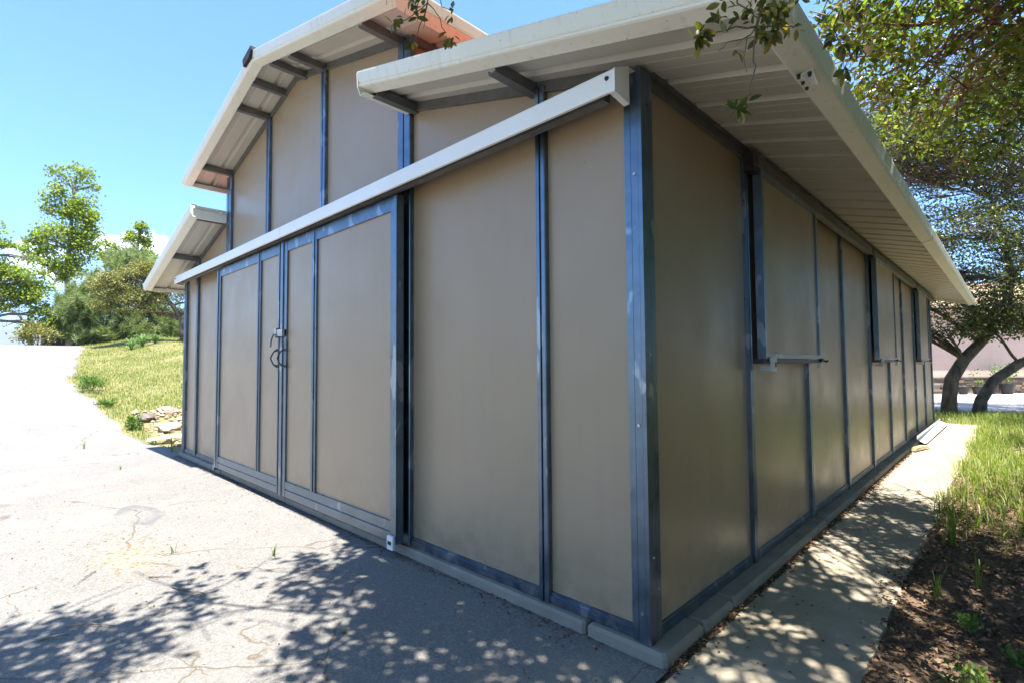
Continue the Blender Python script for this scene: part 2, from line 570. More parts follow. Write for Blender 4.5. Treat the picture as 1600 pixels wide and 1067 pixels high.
def tag(o, label=None, cat=None, group=None, kind=None):
    for k, v in (('label', label), ('category', cat), ('group', group), ('kind', kind)):
        if v:
            o[k] = v
    return o

def keep(o, parent):
    """parent without moving (parent empties are only translated)"""
    o.parent = parent
    o.matrix_parent_inverse = Matrix.Translation(-Vector(parent.location))
    return o

def at(o, parent):
    return keep(o, parent)

def sstep(a, b, x):
    t = np.clip((np.asarray(x, float) - a) / (b - a), 0, 1)
    return t * t * (3 - 2 * t)

# ------------------------------------------------------------------ terrain
def height(x, y):
    x = np.asarray(x, float)
    y = np.asarray(y, float)
    d = np.maximum(0, -8.6 - x)
    r = np.where(d < 16, 0.129 * d, 2.064 - 0.045 * (d - 16))
    r = np.where(d > 60, 2.064 - 0.045 * 44 - 0.02 * (d - 60), r)
    # ease the foot of the slope
    r = np.where(d < 2, 0.129 * d * d / 4 + 0.0645 * d, r)
    bank = 0.42 * sstep(0.35, 3.2, y) * sstep(9.0, 15.0, -x) * (1 - sstep(30, 45, -x))
    near = 0.10 * sstep(0.1, 0.7, y) * sstep(8.3, 9.2, -x) * (1 - sstep(9, 15, -x))
    return -0.07 + r + bank + near

def hz(x, y):
    return float(height(x, y))

def axis_coords(lo, hi, fine_lo, fine_hi, step, grow=1.25):
    c = list(np.arange(fine_lo, fine_hi + 1e-6, step))
    s = step
    while c[-1] < hi:
        s *= grow
        c.append(c[-1] + s)
    s = step
    while c[0] > lo:
        s *= grow
        c.insert(0, c[0] - s)
    return np.array(c)

def grid_obj(name, xs, ys, zf, mat):
    X, Y = np.meshgrid(xs, ys, indexing='ij')
    Z = zf(X, Y)
    V = np.stack([X, Y, Z], -1).reshape(-1, 3)
    nx, ny = len(xs), len(ys)
    i = np.arange(nx - 1)[:, None] * ny + np.arange(ny - 1)[None, :]
    F = np.stack([i, i + ny, i + ny + 1, i + 1], -1).reshape(-1, 4)
    return arr_obj(name, V, F, mat, smooth=True)

gx = axis_coords(-4000, 4000, -32, 20, 0.35)
gy = axis_coords(-4000, 4000, -8, 28, 0.35)
def ground_z(X, Y):
    z = height(X, Y)
    wob = 0.02 * np.sin(X * 2.3 + 1.1 * np.sin(Y * 1.7)) * np.sin(Y * 2.9 + X)
    return z + np.where(X < -8.2, wob, 0.0) - 0.012
g = grid_obj('ground', gx, gy, ground_z, 'soil')
tag(g, 'dry soil ground under the grass and around the barn', kind='structure')

# drive: pale old asphalt from the barn doors up the rise
EDGE = [(-8.9, -0.14), (-10.4, -0.20), (-12.0, -0.27), (-13.6, -0.40), (-15.6, -0.41), (-18.0, -0.12), (-20.4, 0.21), (-23.5, 0.6), (-27.0, 1.0), (-40, 2.2)]
ex = np.array([e[0] for e in EDGE][::-1])
ey = np.array([e[1] for e in EDGE][::-1])
def drive_edge(x):
    if x > -7.75:
        return 0.02
    if x > -8.9:
        return float(np.interp(x, [-8.9, -8.3, -7.75], [-0.14, 0.1, 0.02]))
    w = 0.05 * math.sin(x * 1.3) + 0.04 * math.sin(x * 2.9 + 1) + 0.02 * math.sin(x * 5.3)
    return float(np.interp(x, ex, ey)) + w
dxs = np.concatenate([np.arange(-40, -26, 0.5), np.arange(-26, 0.1, 0.12), [0.095]])
nr = 26
V = []
for x in dxs:
    e = drive_edge(x)
    for k in range(nr + 1):
        t = max(0.0, (k - 1) / (nr - 1)) ** 1.6 + (0.004 if k else 0.0)
        y = e + (-11.0 - e) * t
        V.append((x, y, hz(x, y) + (0.012 if k else -0.03)))
F = []
for i in range(len(dxs) - 1):
    for k in range(nr):
        a = i * (nr + 1) + k
        F.append((a, a + 1, a + nr + 2, a + nr + 1))
dr = arr_obj('driveway', np.array(V), np.array(F), 'asphalt', smooth=True)
tag(dr, 'old pale cracked asphalt drive in front of the barn', kind='structure')
ap = MB().add([(0.095, -0.16, -0.058), (7, -0.16, -0.058), (7, -11, -0.058), (0.095, -11, -0.058)], [(0, 3, 2, 1)]).obj('driveway', 'asphalt')
tag(ap, 'old pale asphalt apron behind the concrete walk', kind='structure')

# concrete walk beside the barn
ws = MB()
wy = np.arange(-0.14, 11.3, 0.12)
rings = []
for y in wy:
    r = 0.655 + 0.012 * math.sin(y * 2.3) + random.uniform(-0.012, 0.012)
    rings.append([(0.125, y, -0.2), (0.125, y, -0.052), (r, y, -0.052), (r + 0.01, y, -0.2)])
ws.loft(rings)
tag(ws.obj('concrete_walk', 'walk'), 'narrow concrete walk along the side of the barn', kind='structure')

# dirt bed and gravel lot
def blob_sheet(name, pts, z, mat):
    n = len(pts)
    cx = sum(p[0] for p in pts) / n
    cy = sum(p[1] for p in pts) / n
    vs = [(cx, cy, z)] + [(p[0], p[1], z) for p in pts]
    return MB().add(vs, [(0, 1 + k, 1 + (k + 1) % n) for k in range(n)]).obj(name, mat)
bxs = np.linspace(0.60, 6.0, 46)
bys = np.linspace(-0.16, 5.2, 46)
def dirt_z(X, Y):
    return -0.066 + 0.02 * np.sin(X * 5 + np.sin(Y * 4)) * np.sin(Y * 6.3) * sstep(0.6, 0.9, X) + 0.03 * sstep(0.7, 2.0, X)
db = grid_obj('dirt_bed', bxs, bys, dirt_z, 'dirt')
tag(db, 'brown dirt bed under leaf litter beside the walk', kind='structure')
def camxy(depth, lat):
    a = math.hypot(FWD.x, FWD.y)
    b_ = math.hypot(RGT.x, RGT.y)
    return (CAM.x + FWD.x / a * depth + RGT.x / b_ * lat, CAM.y + FWD.y / a * depth + RGT.y / b_ * lat)
q4 = [camxy(12.6, 9.0), camxy(12.6, 40), camxy(19.6, 40), camxy(19.6, 5.0)]
gl = MB().add([(p[0], p[1], -0.066) for p in q4], [(0, 1, 2, 3)]).obj('gravel_lot', 'gravel')
tag(gl, 'pale gravel lot behind the barn', kind='structure')

# distant ridge
V, F = [], []
nk = 90
for k in range(nk):
    t = k / (nk - 1)
    a = math.radians(150 + 75 * t)
    R = 3300
    e = 205 + 40 * math.sin(t * 9 + 0.6) + 22 * math.sin(t * 23) + 8 * math.sin(t * 61)
    c_, s_ = math.cos(a), math.sin(a)
    V += [((R - 900) * c_, (R - 900) * s_, -40), ((R - 350) * c_, (R - 350) * s_, e * 0.62 + 9 * math.sin(k * 1.9)), (R * c_, R * s_, e), ((R + 700) * c_, (R + 700) * s_, -40)]
for k in range(nk - 1):
    for j in range(3):
        a = k * 4 + j
        F.append((a, a + 4, a + 5, a + 1))
hl = mesh_obj('hills', V, F, 'hill', smooth=True)
tag(hl, 'distant hills beyond the drive', kind='structure')

# ------------------------------------------------------------------ the barn
XL, XR, XC, LEN = -7.16, 0.0, -3.58, 10.97
SW, SRF = 0.268, 0.25
def U(x):            # underside of the wing roof sheet
    xm = x if x > XC else 2 * XC - x
    return 2.465 + SW * (-xm)
def L_(x):
    return U(x) - 0.062
APEX = 3.885
def UR(x):
    return APEX - SRF * abs(x - XC)
def LR(x):
    return UR(x) - 0.062

barn = empty('barn', (XC, LEN / 2, 0))
tag(barn, 'tan panelled metal barn with galvanised frame and raised centre roof', 'barn')
def B(mb, name, mat, label=None):
    o = mb.obj(name, mat)
    keep(o, barn)
    if label:
        o['label'] = label
    return o

# curb blocks round the slab
ysplit = [-0.042, 0.33, 0.66, 2.45, 4.3, 6.4, 8.5, LEN + 0.08]
for i in range(len(ysplit) - 1):
    B(MB().bevbox(-0.30, 0.088 + 0.003 * (i % 3), ysplit[i] + (0.0 if i == 0 else 0.006), ysplit[i + 1] - 0.006, -0.30, -0.004 - 0.002 * (i % 2), 0.014), 'curb_block', 'curb')
xsplit = [-0.306, -1.9, -3.6, -5.4, XL - 0.05]
for i in range(4):
    B(MB().bevbox(xsplit[i + 1] + 0.004, xsplit[i] - 0.004, -0.042 - 0.004 * (i % 2), 0.30, -0.30, -0.004 - 0.002 * (i % 2), 0.012), 'curb_block', 'curb')
B(MB().box(XL - 0.05, -0.306, 0.306, LEN + 0.08, -0.3, -0.012), 'floor_slab', 'curb')

def wall_panel_y(x0, x1, y, z0, top, thick=0.02):
    """front or back facing panel; top is a function of x"""
    xs = [x0, x1] if not (x0 < XC < x1) else [x0, XC, x1]
    poly = [(x0, z0), (x1, z0)] + [(x, top(x)) for x in reversed(xs)]
    return MB().prism(poly, 'y', y, y + thick)

FY = 0.018    # panel face depth behind stud faces
# front wing wall panels
for x0, x1 in ((-1.745, -0.60), (-0.56, -0.07)):
    B(wall_panel_y(x0, x1, FY, 0.02, L_), 'wall_panel', 'panel')
    a0, a1 = 2 * XC - x1, 2 * XC - x0
    B(wall_panel_y(a0, a1, FY, 0.02, L_), 'wall_panel', 'panel')
# raised gable panels
UP = [-5.36, -4.21, -2.99, -1.80]
for x0, x1 in zip(UP[:-1], UP[1:]):
    B(wall_panel_y(x0, x1, FY, 2.2, LR), 'wall_panel', 'panel')

def stud_y(x0, x1, z0, z1, name='stud', proud=0.014, mat='galvanised'):
    """grooved two-rib stud facing -y"""
    w = x1 - x0
    gq = min(0.009, w * 0.13)
    m1 = (x0 + x1) / 2
    prof = [(x0, 0.03), (x0, -proud + 0.004), (x0 + 0.004, -proud), (m1 - gq / 2 - 0.002, -proud), (m1 - gq / 2, -proud + 0.012),
            (m1 + gq / 2, -proud + 0.012), (m1 + gq / 2 + 0.002, -proud), (x1 - 0.004, -proud), (x1, -proud + 0.004), (x1, 0.03)]
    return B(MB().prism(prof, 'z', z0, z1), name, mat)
def stud_x(y0, y1, z0, z1, name='stud', proud=0.012):
    w = y1 - y0
    m1 = (y0 + y1) / 2
    prof = [(-0.03, y0), (proud - 0.003, y0), (proud, y0 + 0.004), (proud, m1 - 0.006), (proud - 0.008, m1 - 0.004),
            (proud - 0.008, m1 + 0.004), (proud, m1 + 0.006), (proud, y1 - 0.004), (proud - 0.003, y1), (-0.03, y1)]
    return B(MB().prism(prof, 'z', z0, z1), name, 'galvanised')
ztop = lambda x: L_(x) + 0.02
stud_y(-0.604, -0.541, 0.0, ztop(-0.58))
stud_y(2 * XC + 0.541, 2 * XC + 0.604, 0.0, ztop(-0.58))
stud_y(-1.860, -1.714, 0.0, LR(-1.80) - 0.002, 'post', 0.016)
stud_y(2 * XC + 1.714, 2 * XC + 1.860, 0.0, LR(-1.80) - 0.002, 'post', 0.016)
stud_y(-4.25, -4.17, 2.2, LR(-4.21) + 0.01)
stud_y(-3.035, -2.955, 2.2, LR(-2.99) + 0.01)
# corner posts: two front strips and a side strip
for s in (0, 1):
    mx = (lambda x: x) if s == 0 else (lambda x: 2 * XC - x)
    def seg(x0, x1, y0, y1, z0, z1):
        a0, a1 = sorted((mx(x0), mx(x1)))
        return (a0, a1, y0, y1, z0, z1)
    zt = L_(0) + 0.045
    p = MB()
    p.box(*seg(-0.076, -0.046, -0.014, 0.03, 0.0, zt))
    p.box(*seg(-0.042, -0.0085, -0.018, 0.03, 0.0, zt))
    p.box(*seg(-0.047, -0.041, -0.004, 0.031, 0.0, zt - 0.002))
    p.box(*seg(-0.0088, -0.0062, -0.012, 0.031, 0.0, zt - 0.002))
    p.box(*seg(-0.0065, 0.012, -0.020, 0.038, 0.0, zt - 0.001))
    p.box(*seg(-0.012, 0.010, 0.043, 0.080, 0.0, zt - 0.001))
    p.box(*seg(-0.012, 0.004, 0.036, 0.045, 0.0, zt - 0.003))
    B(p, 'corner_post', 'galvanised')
    for z in (0.12, 0.9, 1.98):
        B(MB().tube([(mx(-0.025), -0.0165, z), (mx(-0.025), -0.022, z)], [0.009, 0.007], 8), 'bolt', 'bolt_steel')
    for z in (0.35, 1.2):
        B(MB().tube([(mx(0.0135), 0.015, z), (mx(0.018), 0.015, z)], [0.006, 0.005], 8), 'bolt', 'bolt_steel')
# bottom rails at the front
for x0, x1 in ((-1.714, -0.604), (-0.541, -0.076)):
    for a0, a1 in ((x0, x1), (2 * XC - x1, 2 * XC - x0)):
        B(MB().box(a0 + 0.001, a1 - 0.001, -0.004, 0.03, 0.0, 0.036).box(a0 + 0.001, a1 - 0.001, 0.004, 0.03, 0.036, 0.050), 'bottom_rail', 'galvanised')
# rafters along the gable tops (front)
def rafter(x0, x1, lo, up, y0=-0.006, y1=0.04):
    p = MB()
    p.prism([(x0, lo(x0)), (x1, lo(x1)), (x1, up(x1) - 0.001), (x0, up(x0) - 0.001)], 'y', y0 + 0.008, y1)
    p.prism([(x0, lo(x0)), (x1, lo(x1)), (x1, lo(x1) + 0.008), (x0, lo(x0) + 0.008)], 'y', y0, y0 + 0.008)
    return p
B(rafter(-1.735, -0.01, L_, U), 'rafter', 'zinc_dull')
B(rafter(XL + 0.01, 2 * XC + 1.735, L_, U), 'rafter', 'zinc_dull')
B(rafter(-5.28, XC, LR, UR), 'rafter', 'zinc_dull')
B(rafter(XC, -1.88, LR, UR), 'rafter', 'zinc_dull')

OUT = 0.385   # front overhang to the trim face
# purlins reaching out under the front overhang: web on one side, flanges
def purlin(x, up, side=1, yo=-OUT + 0.084):
    p = MB()
    zt = up(x) - 0.003 - 0.010
    zb = zt - 0.058
    w = 0.045 * side
    a0, a1 = sorted((x, x + 0.005 * side))
    p.box(a0, a1, yo, 0.35, zb, zt)
    a0, a1 = sorted((x - 0.001 * side, x - w))
    p.box(a0, a1, yo, 0.35, zb, zb + 0.005)
    p.box(a0, a1, yo, 0.35, zt - 0.005, zt)
    a0, a1 = sorted((x - w, x - w + 0.004 * side))
    p.box(a0, a1, yo, 0.35, zb + 0.006, zb + 0.018)
    return B(p, 'purlin', 'zinc_dull')
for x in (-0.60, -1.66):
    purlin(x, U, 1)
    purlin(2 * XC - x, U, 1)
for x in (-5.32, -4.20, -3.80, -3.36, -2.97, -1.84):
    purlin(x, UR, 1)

# roof sheets: one ribbed sheet at a time, white underneath and red on top
def roof_sheet_mesh(xa, xb, up, drop=0.0):
    """xa: upper end, xb: eave end.  pitch 0.30 m along y"""
    prof = [(0.0, 0.0), (0.05, 0.0), (0.054, 0.0016), (0.066, 0.0016), (0.07, 0.0), (0.13, 0.0), (0.134, 0.0016), (0.146, 0.0016), (0.15, 0.0), (0.246, 0.0), (0.260, 0.022), (0.284, 0.022), (0.298, -0.004), (0.306, -0.003)]
    n = len(prof)
    vs = []
    for x in (xa, xb):
        for y, z in prof:
            vs.append((x, y, up(x) + z))
    for x in (xa, xb):
        for y, z in prof:
            vs.append((x, y, up(x) + z + 0.006))
    fs, fm = [], []
    for k in range(n - 1):
        fs.append((k, k + 1, n + k + 1, n + k)); fm.append(0)
        fs.append((2 * n + k, 3 * n + k, 3 * n + k + 1, 2 * n + k + 1)); fm.append(1)
    for i in (0, 1):
        for k in range(n - 1):
            a = i * n + k
            fs.append((a, a + 2 * n, a + 2 * n + 1, a + 1)); fm.append(0)
    fs.append((0, n, 3 * n, 2 * n)); fm.append(0)
    fs.append((n - 1, 3 * n - 1, 4 * n - 1, 2 * n - 1)); fm.append(0)
    me = bpy.data.meshes.new('roof_sheet')
    me.from_pydata(vs, [], fs)
    me.materials.append(MAT['roof_white'])
    me.materials.append(MAT['roof_red'])
    me.polygons.foreach_set('material_index', fm)
    me.update()
    return me
NSH = int((LEN + 2 * 0.37) / 0.30) + 1
EVX = 0.615
for xa, xb, up in ((-1.76, EVX, U), (2 * XC + 1.76, 2 * XC - EVX, U), (XC + 0.012, -1.37, UR), (XC - 0.012, 2 * XC + 1.37, UR)):
    me = roof_sheet_mesh(xa, xb, up)
    for k in range(NSH):
        o = bpy.data.objects.new('roof_sheet', me)
        COL.objects.link(o)
        o.location = (0, -OUT + 0.02 + 0.30 * k, 0)
        keep(o, barn)
YB = -OUT + 0.02 + 0.30 * NSH     # back edge of the sheets

# trims.  section: (outward offset from outer face, height over sheet underside)
SEC = [(0.090, -0.004), (0.086, -0.050), (0.080, -0.053), (0.014, -0.036), (0.006, -0.031), (0.003, -0.022), (0.009, -0.015), (0.003, -0.008), (-0.006, 0.046), (-0.006, 0.055), (0.030, 0.058), (0.060, 0.050)]
def trim_front(x0, x1, up, yface, sgn=-1, m0=0.0, m1=0.0):
    """trim along a sloped gable edge; sgn -1 faces -y"""
    rings = []
    for x, mm_ in ((x0, m0), (x1, m1)):
        r = []
        for off, dz in SEC:
            xx = x + mm_ * off
            r.append((xx, yface - sgn * off, up(xx) + dz))
        rings.append(r)
    p = MB()
    p.loft([list(r) + [(q_[0], q_[1] - sgn * 0.0 + (-sgn) * 0.0025, q_[2] + (0.0025 if i > 8 else -0.0))for i, q_ in reversed(list(enumerate(r)))] for r in rings])
    return p
def trim_side(y0, y1, xface, zb, sgn=1, m0=0.0, m1=0.0):
    """trim along y; sgn +1 faces +x"""
    rings = []
    for y, mm_ in ((y0, m0), (y1, m1)):
        r = [(xface - sgn * off, y + mm_ * off, zb + dz) for off, dz in SEC]
        rings.append(r + [(q_[0] - sgn * 0.0025, q_[1], q_[2]) for q_ in reversed(r)])
    return MB().loft(rings)
# wings
XO = 0.645
zb_e = U(0.60) 
for s in (0, 1):
    mx = (lambda x: x) if s == 0 else (lambda x: 2 * XC - x)
    d = 1 if s == 0 else -1
    B(trim_front(mx(-1.735), mx(XO), U, -OUT, m1=-d), 'gable_trim', 'trim')
    B(trim_front(mx(-1.735), mx(XO), U, YB + 0.02, 1, m1=-d), 'gable_trim', 'trim')
    B(trim_side(-OUT, 4.05, mx(XO), zb_e, d, m0=1), 'eave_trim', 'trim')
    B(trim_side(4.054, 8.1, mx(XO + 0.003), zb_e - 0.002, d), 'eave_trim', 'trim')
    B(trim_side(8.104, YB + 0.02, mx(XO), zb_e - 0.001, d, m1=-1), 'eave_trim', 'trim')
    # closed inner end of the wing overhang
    e = MB()
    x0 = mx(-1.738)
    e.prism([(-OUT - 0.003, U(x0) - 0.04), (-OUT - 0.008, U(x0) + 0.046), (-0.02, U(x0) + 0.046), (-0.02, U(x0) - 0.088), (-OUT + 0.02, U(x0) - 0.088)], 'x', x0 - 0.004, x0 + 0.004)
    e.prism([(-OUT + 0.02, U(x0) - 0.088), (-0.02, U(x0) - 0.088), (-0.02, U(x0) - 0.084), (-OUT + 0.02, U(x0) - 0.084)], 'x', *sorted((x0 + 0.005 * d, x0 + 0.055 * d)))
    B(e, 'end_trim', 'trim')
# raised roof
for s in (0, 1):
    mx = (lambda x: x) if s == 0 else (lambda x: 2 * XC - x)
    d = 1 if s == 0 else -1
    B(trim_front(XC, mx(-1.345), UR, -OUT + 0.003, m1=-d), 'gable_trim', 'trim')
    B(trim_front(XC, mx(-1.345), UR, YB + 0.02, 1, m1=-d), 'gable_trim', 'trim')
    B(trim_side(-OUT + 0.003, YB + 0.02, mx(-1.345), UR(-1.37), d, m0=1, m1=-1), 'eave_trim', 'trim')
# ridge cap and its dark foam closure at the front end
rc = MB()
for s in (-1, 1):
    rc.prism([(XC, APEX + 0.062), (XC + s * 0.17, APEX + 0.062 - 0.0425), (XC + s * 0.17, APEX + 0.058 - 0.0425), (XC, APEX + 0.058)], 'y', -OUT + 0.02, YB)
B(rc, 'ridge_cap', 'roof_red')
fo = MB()
fo.prism([(XC - 0.16, APEX - 0.035), (XC - 0.02, APEX - 0.012), (XC + 0.03, APEX + 0.045), (XC + 0.02, APEX + 0.082), (XC - 0.18, APEX + 0.035)], 'y', -OUT - 0.022, -OUT + 0.05)
B(fo, 'ridge_closure', 'black_foam')

# side walls: nine four-foot bays
BAY = 1.2192
WIN = (1, 4, 7)
for s in (0, 1):
    mx = (lambda x: x) if s == 0 else (lambda x: 2 * XC - x)
    for i in range(9):
        y0, y1 = i * BAY + (0.06 if i == 0 else 0.0), (i + 1) * BAY - (0.06 if i == 8 else 0.0)
        ztp = L_(0) + 0.03
        a0, a1 = sorted((mx(-0.014), mx(-0.034)))
        B(MB().box(a0, a1, y0 + 0.003, y1 - 0.003, 0.02, ztp), 'wall_panel', 'panel')
    if s == 0:
        for i in range(1, 10):
            yc = i * BAY - (0.03 if i == 9 else 0)
            stud_x(yc - 0.03, yc + 0.03, 0.0, L_(0) - 0.01)
        edges = [0.082] + [k * BAY for k in range(1, 9)] + [LEN - 0.06]
        for i in range(9):
            ya = edges[i] + (0.032 if i else 0)
            yb = edges[i + 1] - 0.032
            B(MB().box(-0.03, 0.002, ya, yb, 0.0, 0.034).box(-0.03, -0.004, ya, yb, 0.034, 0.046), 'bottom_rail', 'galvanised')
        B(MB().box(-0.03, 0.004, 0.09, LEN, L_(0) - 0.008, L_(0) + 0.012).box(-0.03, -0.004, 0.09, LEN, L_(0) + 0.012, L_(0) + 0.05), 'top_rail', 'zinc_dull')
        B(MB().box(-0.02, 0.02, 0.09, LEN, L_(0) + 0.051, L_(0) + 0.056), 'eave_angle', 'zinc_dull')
# back wall and clerestory walls
def top_all(x):
    return L_(x) if (x < -5.40 or x > -1.76) else LR(x)
for x0, x1 in ((-7.1, -5.41), (-1.75, -0.06)):
    B(wall_panel_y(x0, x1, LEN - 0.03, 0.0, L_), 'wall_panel', 'panel')
B(wall_panel_y(-5.405, -1.755, LEN - 0.03, 0.0, LR), 'wall_panel', 'panel')
for xx in (-1.80, 2 * XC + 1.78):
    B(MB().box(xx, xx + 0.02, 0.05, LEN - 0.05, U(-1.78) - 0.1, LR(-1.80) + 0.05), 'clerestory_panel', 'panel')
B(MB().box(-1.775, -1.74, 0.03, LEN - 0.05, LR(-1.78), UR(-1.78) - 0.004), 'top_rail', 'zinc_dull')

# sliding stall shutters on the right wall
for wi, i in enumerate(WIN):
    y0, y1 = i * BAY + 0.045, (i + 1) * BAY + 0.055
    z0, z1 = 1.185, 2.325
    XF = 0.078
    fr = MB()
    fr.box(0.030, XF, y0, y0 + 0.035, z0, z1)
    fr.box(0.030, XF, y1 - 0.035, y1, z0, z1)
    fr.box(0.030, XF, y0 + 0.0352, y1 - 0.0352, z1 - 0.04, z1)
    fr.box(0.030, XF, y0 + 0.0352, y1 - 0.0352, z0, z0 + 0.03)
    w = B(fr, 'shutter', 'galvanised')
    for nm, mb, mt in (
        ('shutter_panel', MB().box(0.036, XF - 0.012, y0 + 0.035, y1 - 0.035, z0 + 0.03, z1 - 0.04), 'panel'),
        ('sill_bar', MB().box(0.013, XF - 0.008, y0 - 0.02, y1 + 0.02, z0 - 0.026, z0 - 0.003).box(0.013, XF + 0.004, y0 - 0.02, y1 + 0.02, z0 - 0.030, z0 - 0.026), 'zinc_dark'),
        ('guide_bracket', MB().bevbox(XF - 0.006, XF + 0.022, y0 + 0.07, y0 + 0.12, z0 - 0.075, z0 + 0.012, 0.004).box(0.014, XF - 0.006, y0 + 0.075, y0 + 0.115, z0 - 0.07, z0 - 0.04), 'white_plastic'),
        ('guide_bracket', MB().bevbox(XF - 0.012, XF + 0.016, y1 - 0.09, y1 - 0.02, z0 - 0.066, z0 - 0.036, 0.004), 'white_plastic'),
        ('slot', MB().box(XF + 0.0215, XF + 0.0235, y0 + 0.083, y0 + 0.107, z0 - 0.05, z0 - 0.022), 'dark_iron'),
        ('latch', MB().box(XF - 0.03, XF + 0.01, y1 - 0.02, y1 + 0.045, z0 - 0.02, z0 + 0.006).tube([(XF - 0.01, y1 + 0.04, z0 - 0.01), (XF + 0.02, y1 + 0.075, z0 - 0.018), (XF + 0.02, y1 + 0.10, z0 - 0.012)], 0.008, 6), 'dark_iron')):
        o = mb.obj(nm, mt)
        o.matrix_world = Matrix.Identity(4)
        o.parent = w
    # overhead track, two bays long
    yt1 = min((i + 3) * BAY - 0.06, LEN + 0.0) if i < 7 else LEN + 0.25
    B(MB().box(0.013, 0.066, y0 - 0.09, yt1, z1 + 0.012, z1 + 0.075).box(0.013, 0.074, y0 - 0.09, yt1, z1 + 0.076, z1 + 0.082).box(0.060, 0.074, y0 - 0.092, yt1, z1 + 0.004, z1 + 0.012), 'shutter_track', 'zinc_dull')
    B(MB().box(0.013, 0.07, y0 - 0.10, y0 - 0.002, z1 - 0.03, z1 + 0.085), 'track_stop', 'dark_iron')

# big sliding doors at the front
DY = -0.115
def door(x0, x1, stiles, wl, wr, name_label):
    d = MB()
    zb, zt = 0.035, 2.268
    bot = 0.165
    d.box(x0, x0 + wl, DY, DY + 0.045, zb, zt)
    d.box(x1 - wr, x1, DY, DY + 0.045, zb, zt)
    for a0, a1 in stiles:
        d.box(a0, a1, DY, DY + 0.045, bot, zt)
        d.box((a0 + a1) / 2 - 0.006, (a0 + a1) / 2 + 0.006, DY - 0.006, DY, bot, zt)
    a0, a1 = x0 + wl + 0.0004, x1 - wr - 0.0004
    # two-channel bottom rail and top rail
    d.box(a0, a1, DY + 0.002, DY + 0.045, zb, zb + 0.058)
    d.box(a0, a1, DY + 0.010, DY + 0.045, zb + 0.058, zb + 0.070)
    d.box(a0, a1, DY + 0.002, DY + 0.045, zb + 0.070, bot - 0.0005)
    d.box(a0, a1, DY + 0.002, DY + 0.045, zt - 0.09, zt)
    # rounded outer lips on the end stiles
    d.box(x0 + 0.003, x0 + wl * 0.45, DY - 0.008, DY, zb, zt)
    d.box(x1 - wr * 0.45, x1 - 0.003, DY - 0.008, DY, zb, zt)
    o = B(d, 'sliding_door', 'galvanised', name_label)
    xs = [x0 + wl] + [v for st in stiles for v in st] + [x1 - wr]
    for k in range(0, len(xs), 2):
        p = MB().box(xs[k] - 0.003, xs[k + 1] + 0.003, DY + 0.016, DY + 0.032, bot - 0.004, zt - 0.085).obj('door_panel', 'panel')
        p.parent = o
    return o
dl = door(-5.37, -3.585, [(-4.14, -4.06)], 0.10, 0.045, 'left sliding door leaf of three panels')
dr_ = door(-3.565, -1.702, [(-2.945, -2.865)], 0.125, 0.085, 'right sliding door leaf with the hasp')
def sub(mb, name, mat, parent, label=None, smooth=False):
    o = mb.obj(name, mat, parent, smooth)
    if label:
        o['label'] = label
    return o
def handle(cx, parent):
    p = MB()
    pts = []
    for k in range(13):
        t = math.radians(-80 + 160 * k / 12)
        pts.append((cx - 0.038 * math.cos(t), DY - 0.045 + 0.02 * abs(math.sin(t)), 1.235 + 0.062 * math.sin(t)))
    p.tube(pts, 0.0065, 7)
    for s in (-1, 1):
        p.tube([(cx - 0.008, DY - 0.027, 1.235 + s * 0.061), (cx + 0.012, DY - 0.004, 1.235 + s * 0.072)], [0.008, 0.010], 8)
        p.box(cx - 0.02, cx + 0.05, DY - 0.010, DY - 0.0085, 1.235 + s * 0.074 - 0.010, 1.235 + s * 0.074 + 0.010)
    return sub(p, 'handle', 'dark_iron', parent)
handle(-3.63, dl)
handle(-3.475, dr_)
la = MB()
la.box(-3.60, -3.46, DY - 0.030, DY - 0.009, 1.425, 1.485)
la.box(-3.63, -3.585, DY - 0.034, DY - 0.002, 1.415, 1.50)
la.tube([(-3.615, DY - 0.045, 1.45), (-3.63, DY - 0.06, 1.40), (-3.645, DY - 0.06, 1.335)], [0.012, 0.012, 0.010], 7)
sub(la, 'latch', 'bolt_steel', dr_)
gb = MB().bevbox(-1.780, -1.712, DY - 0.028, DY - 0.0085, 0.0, 0.085, 0.003)
g_ = B(gb, 'door_guide', 'white_plastic')
sl_ = sub(MB().box(-1.767, -1.727, DY - 0.0295, DY - 0.0278, 0.030, 0.052), 'slot', 'dark_iron', None)
sl_.parent = g_
B(MB().box(-5.45, -5.39, DY, -0.02, -0.003, 0.06), 'door_guide', 'galvanised')

# white cover over the door track, in two lengths, with end caps
TZ0, TZ1, TY, TW = 2.284, 2.376, -0.190, -0.078
def cover(x0, x1, cap):
    p = MB()
    prof = [(TY + 0.014, TZ0 - 0.003), (TY + 0.002, TZ0 - 0.002), (TY, TZ0 + 0.004), (TY, TZ1 - 0.006), (TY + 0.005, TZ1), (TW, TZ1 + 0.048), (-0.022, TZ1 + 0.056), (-0.022, TZ1 + 0.052), (TW, TZ1 + 0.044), (TY + 0.007, TZ1 - 0.004), (TY + 0.004, TZ1 - 0.008), (TY + 0.004, TZ0 + 0.006), (TY + 0.014, TZ0 + 0.001)]
    p.prism(prof, 'x', x0, x1)
    for c_ in cap:
        a = (c_ - 0.0, c_ + 0.005) if c_ == x1 else (c_ - 0.005, c_)
        p.prism([(TY - 0.001, TZ0 - 0.004), (TY - 0.001, TZ1 - 0.002), (TW, TZ1 + 0.050), (TW, TZ0 - 0.020)], 'x', *a)
        b0, b1 = (c_ - 0.022, c_ + 0.005) if c_ == x1 else (c_ - 0.005, c_ + 0.022)
        p.prism([(TY - 0.001, TZ0 - 0.008), (TW, TZ0 - 0.024), (TW, TZ0 - 0.0205), (TY - 0.001, TZ0 - 0.0045)], 'x', b0, b1)
    return p
B(cover(-6.96, -3.423, [-6.96]), 'track_cover', 'trim_clean')
